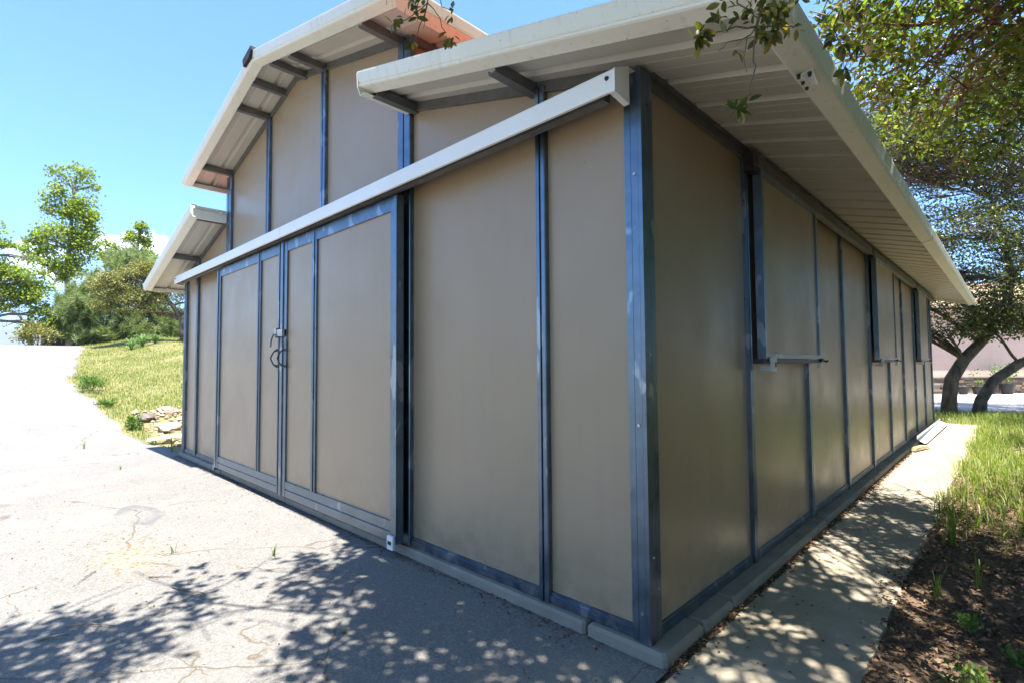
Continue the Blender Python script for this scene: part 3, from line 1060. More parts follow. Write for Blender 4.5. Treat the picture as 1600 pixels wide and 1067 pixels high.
B(cover(-3.417, -0.012, [-0.012]), 'track_cover', 'trim_clean')
B(MB().box(-6.9, -0.1, -0.135, -0.085, 2.292, 2.360).box(-6.9, -0.1, -0.083, -0.02, 2.345, 2.365), 'door_track', 'zinc_dull')
for x in (-0.045, -6.9):
    B(MB().tube([(x, TY - 0.001, 2.342), (x, TY - 0.008, 2.342)], [0.010, 0.008], 8), 'bolt', 'dark_iron')

# bent white tin patch on the eave trim near the front corner
tp = MB()
for k in range(6):
    pass
ring = []
for k in range(7):
    t = k / 6
    ring.append([(0.572 + 0.05 * t, 0.16 + 0.02 * t, 2.246 + 0.014 * t - 0.004 * math.sin(t * 6)), (0.572 + 0.05 * t, 0.28 - 0.02 * t, 2.243 + 0.010 * t - 0.022 * t * t),
                 (0.572 + 0.05 * t, 0.28 - 0.02 * t, 2.246 + 0.010 * t - 0.022 * t * t), (0.572 + 0.05 * t, 0.16 + 0.02 * t, 2.249 + 0.014 * t - 0.004 * math.sin(t * 6))])
tp.loft(ring)
tpo = B(tp, 'tin_patch', 'trim_clean')
for px_, py_ in ((0.577, 0.165), (0.577, 0.22), (0.577, 0.275), (0.612, 0.175)):
    MB().tube([(px_, py_, 2.250), (px_, py_, 2.234)], [0.008, 0.006], 6).obj('screw', 'dark_iron', tpo)

# ------------------------------------------------------------------ foliage builders
def leaf_cloud(C, D, N, ln, wd, fold=0.25):
    """C centres (n,3), D axis dirs, N rough normals, ln/wd arrays -> verts, tri faces"""
    n = len(C)
    D = D / np.linalg.norm(D, axis=1, keepdims=True)
    S = np.cross(D, N)
    S /= np.maximum(np.linalg.norm(S, axis=1, keepdims=True), 1e-6)
    Nn = np.cross(S, D)
    ln = np.broadcast_to(ln, (n,))[:, None]
    wd = np.broadcast_to(wd, (n,))[:, None]
    a = C - D * ln * 0.5
    t = C + D * ln * 0.5 - Nn * ln * 0.08
    l = C + S * wd * 0.5 + Nn * wd * fold - D * ln * 0.03
    r = C - S * wd * 0.5 + Nn * wd * fold - D * ln * 0.03
    V = np.stack([a, l, t, r], 1).reshape(-1, 3)
    i = np.arange(n)[:, None] * 4
    F = np.concatenate([i + np.array([[0, 2, 1]]), i + np.array([[0, 3, 2]])], 1).reshape(-1, 3)
    return V, F

def rdir(n):
    v = rng.normal(size=(n, 3))
    return v / np.linalg.norm(v, axis=1, keepdims=True)

def clump_points(blobs, density_noise=True, clusters=26, spread=0.22):
    """points gathered in sub-clusters inside ellipsoidal blobs: (cx,cy,cz,rx,ry,rz,n)"""
    out, ax = [], []
    for (cx, cy, cz, rx, ry, rz, n) in blobs:
        k = max(3, int(clusters))
        d = rdir(k)
        rad = rng.uniform(0.25, 1.0, k) ** 0.55
        sub_ = d * rad[:, None]
        w = rng.uniform(0.3, 1.0, k)
        w /= w.sum()
        idx = rng.choice(k, size=n, p=w)
        p = sub_[idx] + rng.normal(size=(n, 3)) * spread
        out.append(p * np.array([rx, ry, rz]) + np.array([cx, cy, cz]))
        axd = rng.normal(size=(n, 3)) * 0.8 + p * 0.7 + np.array([0, 0, 0.15])
        ax.append(axd)
    return np.concatenate(out), np.concatenate(ax)

def bezier(p0, p1, p2, n):
    return [tuple((1 - t) ** 2 * p0[i] + 2 * t * (1 - t) * p1[i] + t * t * p2[i] for i in range(3)) for t in [k / n for k in range(n + 1)]]

def limb(mb, a, b_, ra, rb, sag=0.15, n=6, seg=7, jit=0.05):
    a, b_ = Vector(a), Vector(b_)
    m = (a + b_) / 2 + Vector((random.uniform(-1, 1), random.uniform(-1, 1), random.uniform(0.2, 1.2))) * (b_ - a).length * sag
    pts = bezier(a, m, b_, n)
    L = (b_ - a).length
    pts = [pts[0]] + [tuple(c + random.uniform(-1, 1) * jit * L * 0.3 for c in p) for p in pts[1:-1]] + [pts[-1]]
    mb.tube(pts, [ra + (rb - ra) * (k / n) for k in range(n + 1)], seg)
    return pts

def build_tree(name, base, trunk_pts, trunk_r, blobs, leaf, bark, label, cat='tree', group=None, clusters=26, spread=0.22,
               leaf_len=(0.05, 0.09), aspect=0.5, twigs=8, fold=0.25, twig_r=0.012, extra_twigs=0, nscale=1.0, vert=0.0, nmul=1.0, limb_k=0.6):
    blobs = [b_[:6] + (int(b_[6] * nmul),) for b_ in blobs]
    t = empty(name, base)
    tag(t, label, cat, group)
    tm = MB()
    tm.tube(trunk_pts, trunk_r, 9)
    o = tm.obj('trunk', bark, smooth=True)
    keep(o, t)
    bm = MB()
    for (cx, cy, cz, rx, ry, rz, n) in blobs:
        c = Vector((cx, cy, cz))
        k = min(range(1, len(trunk_pts)), key=lambda q: (Vector(trunk_pts[q]) - c).length + (2.0 if trunk_pts[q][2] > cz + 0.2 else 0))
        s = trunk_pts[k]
        r0 = (trunk_r[k] if not isinstance(trunk_r, (int, float)) else trunk_r) * limb_k
        pts = limb(bm, s, c, r0, max(0.012, r0 * 0.3), 0.12, 8, 8)
        for q in range(twigs):
            a = pts[random.randint(2, len(pts) - 1)]
            d = rdir(1)[0]
            e = (cx + d[0] * rx * 0.95, cy + d[1] * ry * 0.95, cz + d[2] * rz * 0.95)
            limb(bm, a, e, twig_r * 1.4, twig_r * 0.35, 0.18, 4, 4, 0.12)
        for q in range(extra_twigs):
            d = rdir(1)[0] * random.uniform(0.3, 0.9)
            a = (cx + d[0] * rx, cy + d[1] * ry, cz + d[2] * rz)
            v = rdir(1)[0] * np.array([1, 1, 0.6])
            l_ = random.uniform(0.35, 0.8) * rx
            e = (a[0] + v[0] * l_, a[1] + v[1] * l_, a[2] + v[2] * l_ + 0.1)
            limb(bm, a, e, twig_r * 0.8, twig_r * 0.3, 0.2, 3, 3, 0.1)
    o = bm.obj('branches', bark, smooth=True)
    keep(o, t)
    C, A = clump_points(blobs, clusters=clusters, spread=spread)
    n = len(C)
    A[:, 2] += vert
    N = rng.normal(size=(n, 3)) * nscale + np.array([0, 0, 0.9])
    ln = rng.uniform(leaf_len[0], leaf_len[1], n)
    V, F = leaf_cloud(C, A, N, ln, ln * aspect, fold)
    o = arr_obj('crown', V, F, leaf)
    o['kind'] = 'stuff'
    keep(o, t)
    return t

# ------------------------------------------------------------------ the near oak over the drive
def P(px, py, t):
    """a world point seen toward (px, py), t metres ahead"""
    v = CAM + (FWD + RGT * ((px - 800) / 802.2) + UPV * ((533.5 - py) / 802.2)) * t
    return (v.x, v.y, v.z)

oak_trunk = [(4.3, -2.3, -0.1), (4.2, -2.25, 0.6), (4.0, -2.1, 1.6), (3.6, -1.8, 2.8), (3.1, -1.5, 3.8), (2.6, -1.2, 4.7)]
oak_r = [0.30, 0.24, 0.21, 0.18, 0.14, 0.09]
near_blobs = []
# drooping outer boughs over the eave
for (px, py, t, r, n) in ((1440, 40, 3.3, 0.62, 1500), (1560, 70, 3.2, 0.66, 1600), (1375, 90, 4.2, 0.50, 900), (1500, 150, 4.0, 0.62, 1200), (1600, 180, 3.6, 0.55, 900), (1345, 20, 3.4, 0.36, 450), (1430, 190, 4.8, 0.42, 400), (1640, 40, 2.9, 0.6, 800), (1560, -70, 3.4, 0.8, 700)):
    p = P(px, py, t)
    near_blobs.append((p[0], p[1], p[2], r, r, r * 0.62, n))
oak = build_tree('live_oak', (4.3, -2.3, -0.07), oak_trunk, oak_r, near_blobs, 'oak_leaf', 'bark',
                 'live oak with sunlit yellow-green leaves drooping over the near corner of the barn roof', 'tree',
                 clusters=34, spread=0.13, leaf_len=(0.04, 0.085), aspect=0.42, twigs=14, twig_r=0.008, extra_twigs=22, nmul=0.72, limb_k=0.2)
lm = MB()
for (a, e, t0, t1, r0_) in (((1660, -10), (1380, 118), 3.3, 3.9, 0.026), ((1480, 72), (1400, 150), 3.6, 4.0, 0.012), ((1640, 60), (1470, 190), 3.6, 4.4, 0.018), ((1560, 36), (1455, -10), 3.4, 3.7, 0.012), ((1630, 130), (1520, 240), 3.9, 4.6, 0.014), ((1420, 100), (1350, 60), 3.8, 3.9, 0.010)):
    pts = limb(lm, P(a[0], a[1], t0), P(e[0], e[1], t1), r0_, r0_ * 0.35, 0.06, 8, 7, 0.06)
    for q in range(9):
        p_ = pts[random.randint(2, 8)]
        v = rdir(1)[0]
        limb(lm, p_, (p_[0] + v[0] * 0.4, p_[1] + v[1] * 0.4, p_[2] + v[2] * 0.3), 0.007, 0.002, 0.15, 4, 4, 0.15)
keep(lm.obj('branches', 'bark', smooth=True), oak)
# high canopy above the drive that throws the dappled shade
hb = []
hr = np.random.default_rng(5)
for k in range(120):
    x = hr.uniform(-1.4, 5.5)
    y = hr.uniform(-5.6, 2.2)
    z = hr.uniform(3.3, 4.7) if x < 1.2 else hr.uniform(4.0, 5.6)
    gx_, gy_ = x - 0.231 * z, y + 0.075 * z      # where its shade falls
    if gx_ < -2.0 + 0.12 * math.sin(gy_ * 5) + 0.25 * max(0.0, gy_ + 1.1):
        continue
    if y > 0.7 and x < 3.4:
        continue
    if -2.3 < gx_ < 0.1 and -2.8 < gy_ < -0.1 and hr.uniform(0, 1) < 0.9:
        continue
    hb.append((x, y, z, 0.52, 0.46, 0.26, 330))
for k in range(25):
    gx_ = hr.uniform(-1.95, 0.0) if k < 21 else hr.uniform(-2.3, -1.8)
    gy_ = hr.uniform(-2.4, -0.45) if k < 21 else hr.uniform(-2.2, -1.2)
    z = hr.uniform(3.2, 4.3)
    hb.append((gx_ + 0.231 * z, gy_ - 0.075 * z, z, 0.44, 0.38, 0.22, 270 if k < 21 else 110))
for (gx_, gy_) in ((-1.85, -0.38), (-1.35, -0.2), (-1.0, -0.15), (-0.6, -0.12), (-0.15, -0.1), (-1.6, -0.25), (-1.55, -0.42), (-1.15, -0.35), (-0.75, -0.3), (-0.35, -0.25), (-0.9, -0.6), (-0.3, -0.6), (0.3, 0.15), (0.45, 0.75), (0.25, 1.5), (0.5, 2.1), (0.6, 1.2), (0.3, -0.2), (0.6, 3.2), (0.35, 3.5), (0.2, 0.5), (0.55, 0.4), (0.15, 1.1), (0.4, 2.6), (0.75, 1.7), (0.9, 0.9), (1.2, 1.4), (1.0, 2.3)):
    z = hr.uniform(3.5, 4.2) if gx_ < 0 else hr.uniform(4.4, 5.2)
    hb.append((gx_ + 0.231 * z, gy_ - 0.075 * z, z, 0.40, 0.36, 0.24, 420))
# unseen foliage added right of the bed to keep skylight off the side wall
sky_blocker = []
for k in range(230):
    x = hr.uniform(2.6, 7.6)
    y = hr.uniform(-4.0, 12.0)
    z = hr.uniform(0.7, 7.2)
    if (x - 4.3) ** 2 + (y + 2.3) ** 2 < 0.8 or x - 0.231 * z < 1.75 or (x - 4.3) ** 2 / 16 + (y - 3.5) ** 2 / 90 > 1:
        continue
    sky_blocker.append((x, y, z, 0.95, 0.95, 0.6, 420))
hmb = MB()
arms = []
for k in range(11):
    a = hr.uniform(0, 6.28)
    s0 = oak_trunk[2 + k % 4]
    e = (2.6 + 2.6 * math.cos(a), -1.0 + 3.2 * math.sin(a), 4.2 + hr.uniform(-0.6, 1.2))
    arms += limb(hmb, s0, e, 0.055, 0.02, 0.15, 7, 6, 0.08)[2:]
for k in range(5):
    e = (4.8 + 0.4 * k % 1, -4.0 + 2.8 * k, 2.8 + 0.5 * (k % 3))
    arms += limb(hmb, oak_trunk[2], e, 0.06, 0.025, 0.12, 7, 6, 0.06)[2:]
for b_ in hb + sky_blocker[::2]:
    s0 = min(arms, key=lambda p_: (Vector(p_) - Vector(b_[:3])).length)
    limb(hmb, s0, b_[:3], 0.016, 0.008, 0.2, 4, 5, 0.15)
    for q in range(5):
        d = rdir(1)[0]
        limb(hmb, b_[:3], (b_[0] + d[0] * 0.65, b_[1] + d[1] * 0.65, b_[2] + d[2] * 0.3), 0.008, 0.003, 0.2, 3, 4, 0.15)
keep(hmb.obj('branches', 'bark', smooth=True), oak)
C, A = clump_points(hb, clusters=9, spread=0.17)
ln = rng.uniform(0.06, 0.10, len(C))
Vc, Fc = leaf_cloud(C, A, rng.normal(size=C.shape) * 0.7 + np.array([0, 0, 1.0]), ln, ln * 0.5)
hc = arr_obj('crown', Vc, Fc, 'oak_leaf')
hc['kind'] = 'stuff'
keep(hc, oak)

C, A = clump_points(sky_blocker, clusters=14, spread=0.24)
ln = rng.uniform(0.10, 0.17, len(C))
Vc, Fc = leaf_cloud(C, A, rng.normal(size=C.shape) + np.array([0, 0, 0.8]), ln, ln * 0.55)
hc = arr_obj('crown', Vc, Fc, 'oak_leaf')  # added out-of-view leaf mass that darkens the side wall
hc['kind'] = 'stuff'
keep(hc, oak)

# sprigs hanging into view: each leaf its own piece
def leaf_mesh():
    prof = [(0.0, 0.0), (0.12, 0.10), (0.35, 0.20), (0.6, 0.215), (0.82, 0.13), (1.0, 0.0)]
    vs, fs = [], []
    for (u, w) in prof:
        zc = -0.10 * u * u
        vs += [(u, -w, zc + w * 0.35), (u, 0, zc), (u, w, zc + w * 0.35)]
    for k in range(5):
        a = k * 3
        fs += [(a, a + 3, a + 4, a + 1), (a + 1, a + 4, a + 5, a + 2)]
    me = bpy.data.meshes.new('leaf')
    me.from_pydata(vs, [], fs)
    me.polygons.foreach_set('use_smooth', [True] * len(me.polygons))
    return me
m, nt, b = new_mat('sprig_leaf')
oi = nt.nodes.new('ShaderNodeObjectInfo')
cc = ramp(nt, oi.outputs['Random'], [(0.0, (0.055, 0.075, 0.02)), (0.5, (0.10, 0.115, 0.03)), (0.8, (0.19, 0.17, 0.04)), (0.93, (0.34, 0.25, 0.06)), (1.0, (0.28, 0.12, 0.035))])
nt.links.new(cc, b.inputs['Base Color'])
b.inputs['Roughness'].default_value = 0.35
tr = nt.nodes.new('ShaderNodeBsdfTranslucent')
nt.links.new(mix(nt, 1.0, cc, (1.3, 1.3, 0.5), 'MULTIPLY'), tr.inputs['Color'])
ms = nt.nodes.new('ShaderNodeMixShader')
ms.inputs[0].default_value = 0.4
nt.links.new(b.outputs[0], ms.inputs[1])
nt.links.new(tr.outputs[0], ms.inputs[2])
nt.links.new(ms.outputs[0], nt.nodes['Material Output'].inputs['Surface'])
MAT['sprig_leaf'] = m
LEAF = leaf_mesh()
LEAF.materials.append(m)
def sprig(t, twigs, clusters, lsize):
    mb = MB()
    for (pts, r0, r1) in twigs:
        w = [P(p[0], p[1], t + (p[2] if len(p) > 2 else 0)) for p in pts]
        n = len(w)
        # intermediate kinks
        ww = [w[0]]
        for k in range(1, n):
            mid = [(w[k - 1][q] + w[k][q]) / 2 + random.uniform(-1, 1) * 0.004 for q in range(3)]
            ww += [tuple(mid), w[k]]
        mb.tube(ww, [r0 + (r1 - r0) * k / (len(ww) - 1) for k in range(len(ww))], 6)
    tw = mb.obj('hanging_twig', 'twig', smooth=True)
    keep(tw, oak)
    for (px, py, n, sprd, down) in clusters:
        c = Vector(P(px, py, t))
        for k in range(n):
            o = bpy.data.objects.new('leaf', LEAF)
            COL.objects.link(o)
            off = Vector(rdir(1)[0]) * random.uniform(0, sprd)
            d = Vector(rdir(1)[0]) + Vector((0, 0, -down)) + off * (1.2 / max(sprd, 1e-3)) * 0.7
            d.normalize()
            rot = d.to_track_quat('X', 'Z').to_matrix().to_4x4() @ Matrix.Rotation(random.uniform(-1.2, 1.2), 4, 'X')
            s = lsize * random.uniform(0.6, 1.2)
            o.matrix_world = Matrix.Translation(c + off) @ rot @ Matrix.Diagonal((s, s, s, 1))
            mw = o.matrix_world.copy()
            o.parent = tw
            o.matrix_parent_inverse = Matrix.Translation(-Vector(oak.location)) @ Matrix.Identity(4) if False else Matrix.Identity(4)
            o.matrix_basis = mw
sprig(1.7, [([(690, -70), (672, -30), (668, 5), (655, 42), (646, 66)], 0.0035, 0.0012), ([(668, 5), (645, 24), (620, 38)], 0.0018, 0.001), ([(668, 5), (688, 30), (697, 52)], 0.0018, 0.0012),
            ([(668, 8), (663, 30), (661, 46)], 0.0014, 0.0008), ([(690, -70), (682, -8), (690, 11), (706, 18)], 0.0025, 0.001), ([(600, -60), (607, -10), (604, 8)], 0.0016, 0.0008)],
      [(645, 66, 5, 0.012, 1.0), (615, 36, 9, 0.022, 0.5), (645, 12, 12, 0.03, 0.2), (655, -2, 10, 0.03, 0.2), (702, 62, 13, 0.022, 1.0), (707, 14, 4, 0.012, 0.3), (706, 26, 3, 0.01, 1.0), (652, 28, 4, 0.02, 0.5)], 0.034)
sprig(1.25, [([(1215, -60), (1195, -20), (1182, 42)], 0.005, 0.003), ([(1182, 42), (1150, 42), (1122, 50), (1098, 57)], 0.0026, 0.0012), ([(1182, 42), (1160, 62), (1135, 67), (1123, 80)], 0.002, 0.0008),
             ([(1182, 42), (1177, 90), (1181, 104), (1173, 130), (1168, 152), (1152, 168)], 0.002, 0.0012), ([(1168, 56), (1162, 92), (1167, 113)], 0.0012, 0.0007), ([(1150, -30), (1152, 6), (1175, 18), (1185, 30)], 0.0025, 0.0015), ([(1182, 42), (1235, 42), (1252, 39)], 0.002, 0.0012), ([(1160, 62), (1150, 70)], 0.001, 0.0006)],
      [(1092, 58, 18, 0.018, 0.3), (1103, 50, 7, 0.014, 0.2), (1125, 34, 10, 0.018, -0.3), (1155, 30, 6, 0.016, 0), (1152, 172, 15, 0.013, 0.6), (1166, 158, 6, 0.010, 0), (1205, 22, 33, 0.05, 0.2), (1200, 52, 24, 0.03, 0.8), (1185, 54, 6, 0.01, 0.5), (1228, 10, 21, 0.04, 0.2), (1180, 5, 18, 0.035, 0.2), (1153, 80, 6, 0.008, 1.0), (1240, 45, 4, 0.012, 0.4), (1130, -5, 9, 0.03, 0.3)], 0.033)
sprig(1.7, [([(1340, -60), (1320, -10), (1302, 45), (1304, 62)], 0.004, 0.0015), ([(1302, 40), (1318, 80), (1319, 112)], 0.002, 0.001), ([(1320, -10), (1348, 40), (1350, 70)], 0.0025, 0.001)],
      [(1302, 58, 14, 0.03, 0.9), (1318, 70, 10, 0.025, 0.6), (1320, 112, 11, 0.018, 0.9), (1335, 20, 14, 0.04, 0.2), (1350, 72, 12, 0.03, 0.7), (1310, 20, 12, 0.04, 0.3)], 0.042)

# ------------------------------------------------------------------ oaks behind the barn
tA = [(0.02, 13.75, -0.15), (0.05, 13.8, 0.35), (0.10, 13.85, 0.75), (0.32, 14.05, 1.2), (0.62, 14.3, 1.6), (1.0, 14.5, 2.2), (1.2, 14.6, 3.0), (1.1, 14.6, 4.0), (0.9, 14.5, 5.0)]
rA = [0.17, 0.145, 0.14, 0.125, 0.11, 0.09, 0.075, 0.055, 0.03]
tB = [(0.52, 14.15, -0.15), (0.58, 14.22, 0.25), (0.80, 14.4, 0.7), (1.25, 14.75, 1.1), (1.8, 15.1, 1.4), (2.3, 15.4, 1.9), (2.6, 15.6, 2.7), (2.7, 15.8, 3.8), (2.6, 15.9, 4.9)]
rB = [0.15, 0.12, 0.11, 0.105, 0.095, 0.085, 0.07, 0.055, 0.03]
def far_blobs(cx, cy, n, zlo, zhi, rx, ry, cnt, seed):
    r_ = np.random.default_rng(seed)
    out = []
    for k in range(n):
        a = r_.uniform(0, 2 * math.pi)
        q = math.sqrt(r_.uniform(0, 1))
        z = zlo + (zhi - zlo) * r_.uniform(0, 1)
        sc_ = 1.0 - 0.35 * abs((z - (zlo + zhi) / 2) / ((zhi - zlo) / 2)) ** 2
        out.append((cx + rx * q * math.cos(a) * sc_, cy + ry * q * math.sin(a) * sc_, z, 0.75, 0.75, 0.5, cnt))
    return out
build_tree('oak_tree', (0.02, 13.75, -0.07), tA, rA, far_blobs(-0.3, 14.6, 52, 2.15, 8.4, 2.7, 2.7, 560, 21) + [(0.0, 13.6, 1.95, 0.7, 0.6, 0.3, 500), (0.55, 13.9, 1.92, 0.6, 0.5, 0.28, 600), (1.0, 14.0, 2.0, 0.7, 0.5, 0.35, 700), (-0.7, 13.6, 1.9, 0.6, 0.5, 0.3, 500), (-1.2, 14.0, 2.1, 0.9, 0.7, 0.4, 700), (-1.6, 13.4, 2.6, 0.9, 0.7, 0.5, 700), (-2.2, 13.6, 3.2, 0.9, 0.8, 0.6, 700)], 'far_oak_leaf', 'bark',
           'oak with the thick dark trunk, nearest to the far corner of the barn', 'tree', 'oaks behind the barn',
           clusters=22, spread=0.24, leaf_len=(0.055, 0.10), aspect=0.5, twigs=12, twig_r=0.010, extra_twigs=26, limb_k=0.32)
build_tree('oak_tree', (0.52, 14.15, -0.07), tB, rB, far_blobs(1.6, 15.4, 54, 2.1, 8.8, 2.7, 2.7, 560, 33) + [(1.6, 14.6, 1.9, 0.6, 0.6, 0.3, 400), (2.2, 14.4, 2.1, 0.7, 0.6, 0.35, 500), (2.6, 14.2, 2.6, 0.9, 0.7, 0.5, 700)], 'far_oak_leaf', 'bark',
           'oak whose slimmer trunk slants further right over the gravel, second trunk behind the barn', 'tree', 'oaks behind the barn',
           clusters=22, spread=0.24, leaf_len=(0.055, 0.10), aspect=0.5, twigs=12, twig_r=0.010, extra_twigs=26, limb_k=0.32)

# ------------------------------------------------------------------ trees up the drive on the left
def Q(px, dist, py=None):
    """point at a horizontal distance from the camera toward px; z from py or the ground"""
    v = FWD + RGT * ((px - 800) / 802.2) + UPV * ((533.5 - (py if py is not None else 560)) / 802.2)
    k = dist / math.hypot(v.x, v.y)
    x, y = CAM.x + v.x * k, CAM.y + v.y * k
    return (x, y, CAM.z + v.z * k if py is not None else hz(x, y))
def qblob(px, py, dist, rpx, rz, n, squash=1.0):
    p = Q(px, dist, py)
    s = dist / 802.2 * 0.75
    return (p[0], p[1], p[2], rpx * s, rpx * s, rz * s, n)

D = 33
b0 = Q(107, D)
gum_trunk = [(b0[0], b0[1], b0[2] - 0.2), Q(107, D, 500), Q(105, D, 440), Q(108, D, 390), Q(112, D, 340), Q(116, D, 300), Q(122, D, 265)]
gum_r = [0.13, 0.12, 0.11, 0.09, 0.07, 0.05, 0.02]
gb_ = [qblob(90, 268, D, 14, 12, 170), qblob(128, 268, D, 17, 14, 260), qblob(146, 292, D, 9, 11, 90), qblob(110, 290, D, 22, 16, 230), qblob(84, 305, D, 14, 22, 330), qblob(130, 315, D, 20, 18, 500), qblob(100, 330, D, 18, 16, 330),
       qblob(128, 345, D, 26, 24, 900), qblob(75, 325, D, 10, 10, 90), qblob(105, 375, D, 34, 24, 1300), qblob(66, 372, D, 16, 12, 260), qblob(130, 392, D, 22, 24, 800), qblob(85, 405, D, 28, 18, 800), qblob(52, 398, D, 16, 14, 330), qblob(120, 420, D, 24, 16, 560), qblob(95, 430, D, 14, 10, 200), qblob(48, 375, D, 10, 7, 80), qblob(140, 360, D, 14, 16, 330)]
build_tree('sweetgum_tree', b0, gum_trunk, gum_r, gb_, 'gum_leaf', 'bark_pale', 'tall slender tree with bright yellow-green spring leaves rising above the pine', 'tree', 'bright green trees up the drive',
           clusters=12, spread=0.26, leaf_len=(0.09, 0.15), aspect=0.85, twigs=9, twig_r=0.014, nmul=1.15)
D = 37
b0 = Q(216, D)
build_tree('sweetgum_tree', b0, [(b0[0], b0[1], b0[2] - 0.2), Q(214, D, 480), Q(214, D, 430), Q(215, D, 395), Q(218, D, 360)], [0.1, 0.09, 0.08, 0.06, 0.03],
           [qblob(221, 358, D, 10, 12, 330), qblob(210, 375, D, 14, 11, 380), qblob(230, 378, D, 10, 12, 250), qblob(170, 384, D, 10, 7, 140), qblob(190, 400, D, 22, 16, 420), qblob(228, 405, D, 16, 16, 420), qblob(160, 400, D, 12, 9, 160)], 'gum_leaf', 'bark_pale',
           'bright green treetop showing over the pine against the cloud', 'tree', 'bright green trees up the drive', clusters=10, spread=0.26, leaf_len=(0.09, 0.15), aspect=0.85, twigs=5, twig_r=0.014, nmul=1.6)
D = 28
b0 = Q(-40, D)
build_tree('sweetgum_tree', b0, [(b0[0], b0[1], b0[2] - 0.2), Q(-38, D, 500), Q(-30, D, 450), Q(-25, D, 400), Q(-20, D, 350)], [0.14, 0.12, 0.10, 0.07, 0.04],
           [qblob(5, 382, D, 14, 9, 330), qblob(-20, 360, D, 24, 26, 700), qblob(15, 425, D, 24, 15, 700), qblob(45, 430, D, 22, 13, 560), qblob(60, 450, D, 20, 13, 560), qblob(30, 452, D, 26, 14, 700), qblob(5, 470, D, 20, 14, 520), qblob(55, 470, D, 20, 12, 500), qblob(68, 490, D, 18, 13, 520), qblob(75, 508, D, 16, 12, 450), qblob(10, 458, D, 16, 10, 330), qblob(-30, 430, D, 30, 26, 900), qblob(48, 405, D, 14, 8, 130)], 'gum_leaf', 'bark_pale',
           'leafy yellow-green tree reaching in from the left edge over the drive', 'tree', 'bright green trees up the drive', clusters=12, spread=0.26, leaf_len=(0.07, 0.13), aspect=0.85, twigs=9, twig_r=0.014, nmul=0.95)

# pine: tufts of long needles on upswept shoots
def pine(D, label):
    b0 = Q(165, D)
    t = empty('pine_tree', b0)
    tag(t, label, 'tree')
    tp_ = [(b0[0], b0[1], b0[2] - 0.2), Q(168, D, 510), Q(172, D, 470), Q(180, D, 440), Q(188, D, 405)]
    tr_ = [0.1, 0.09, 0.08, 0.06, 0.03]
    keep(MB().tube(tp_, tr_, 8).obj('trunk', 'bark', smooth=True), t)
    bm = MB()
    tufts = []
    r_ = np.random.default_rng(77)
    lobes = [(185, 415, 24, 20, 60), (225, 420, 24, 22, 60), (205, 400, 30, 16, 50), (150, 445, 26, 22, 60), (118, 470, 34, 26, 110), (100, 500, 24, 26, 80), (140, 490, 40, 28, 130), (180, 460, 30, 26, 90), (205, 500, 34, 20, 70), (240, 470, 30, 30, 80), (245, 505, 30, 16, 60), (120, 522, 28, 14, 80), (165, 522, 34, 14, 90), (215, 520, 30, 14, 70), (270, 500, 22, 20, 50), (255, 522, 28, 14, 70), (285, 518, 24, 16, 60), (235, 526, 20, 10, 50)]
    for (px, py, rx, rz, n) in lobes:
        for k in range(n):
            d = rdir(1)[0] * r_.uniform(0.3, 1.0)
            dd = D + d[0] * 1.3 + r_.uniform(-0.6, 0.6)
            c = Q(px + d[1] * rx, dd, py + d[2] * rz)
            tufts.append(c)
        a = tp_[min(4, max(1, 4 - int((py - 400) / 35)))]
        pts = limb(bm, a, Q(px, D, py), 0.05, 0.02, 0.05, 5, 5)
        for k in range(10):
            c = tufts[-random.randint(1, n)]
            limb(bm, pts[random.randint(2, 5)], c, 0.016, 0.007, 0.05, 3, 4)
    keep(bm.obj('branches', 'bark', smooth=True), t)
    T = np.array(tufts)
    per = 70
    C0 = np.repeat(T, per, 0)
    up = np.repeat(rng.normal(size=(len(T), 3)) * 0.35 + np.array([0, 0, 0.9]), per, 0)
    d = rng.normal(size=C0.shape) * 0.55 + up
    d /= np.linalg.norm(d, axis=1, keepdims=True)
    ln = rng.uniform(0.22, 0.42, len(C0))[:, None]
    st_ = C0 + up * rng.uniform(-0.16, 0.16, len(C0))[:, None]
    side = np.cross(d, rng.normal(size=d.shape))
    side /= np.linalg.norm(side, axis=1, keepdims=True)
    w = 0.010
    droop = np.array([0, 0, -0.05])
    V = np.stack([st_ - side * w, st_ + side * w, st_ + d * ln + droop], 1).reshape(-1, 3)
    F = np.arange(len(V)).reshape(-1, 3)
    o = arr_obj('needles', V, F, 'pine_needle')
    o['kind'] = 'stuff'
    keep(o, t)
pine(28.5, 'soft grey-green pine with long needles behind the round oak bush')

D = 24.5
b0 = Q(287, D)
sb = [(b0[0], b0[1], b0[2] - 0.1), Q(287, D, 515), Q(284, D, 500), Q(270, D, 478), Q(255, D, 460)]
so_blobs = [qblob(165, 450, D, 22, 20, 900), qblob(185, 432, D, 26, 20, 1100), qblob(215, 424, D, 30, 16, 1200), qblob(240, 432, D, 24, 20, 1100), qblob(200, 458, D, 34, 22, 1300), qblob(240, 462, D, 26, 20, 900), qblob(165, 475, D, 20, 12, 420), qblob(270, 455, D, 26, 22, 900), qblob(300, 440, D, 34, 26, 1100), qblob(215, 485, D, 26, 9, 380), qblob(290, 490, D, 18, 10, 300), qblob(250, 487, D, 18, 8, 220), qblob(320, 470, D, 30, 24, 900)]
build_tree('oak_bush', b0, sb, [0.16, 0.14, 0.11, 0.08, 0.05], so_blobs, 'shrub_oak_leaf', 'bark', 'round olive scrub oak with low dark limbs at the back left corner of the barn', 'tree',
           clusters=20, spread=0.22, leaf_len=(0.05, 0.095), aspect=0.6, twigs=9, twig_r=0.012, nmul=1.7)

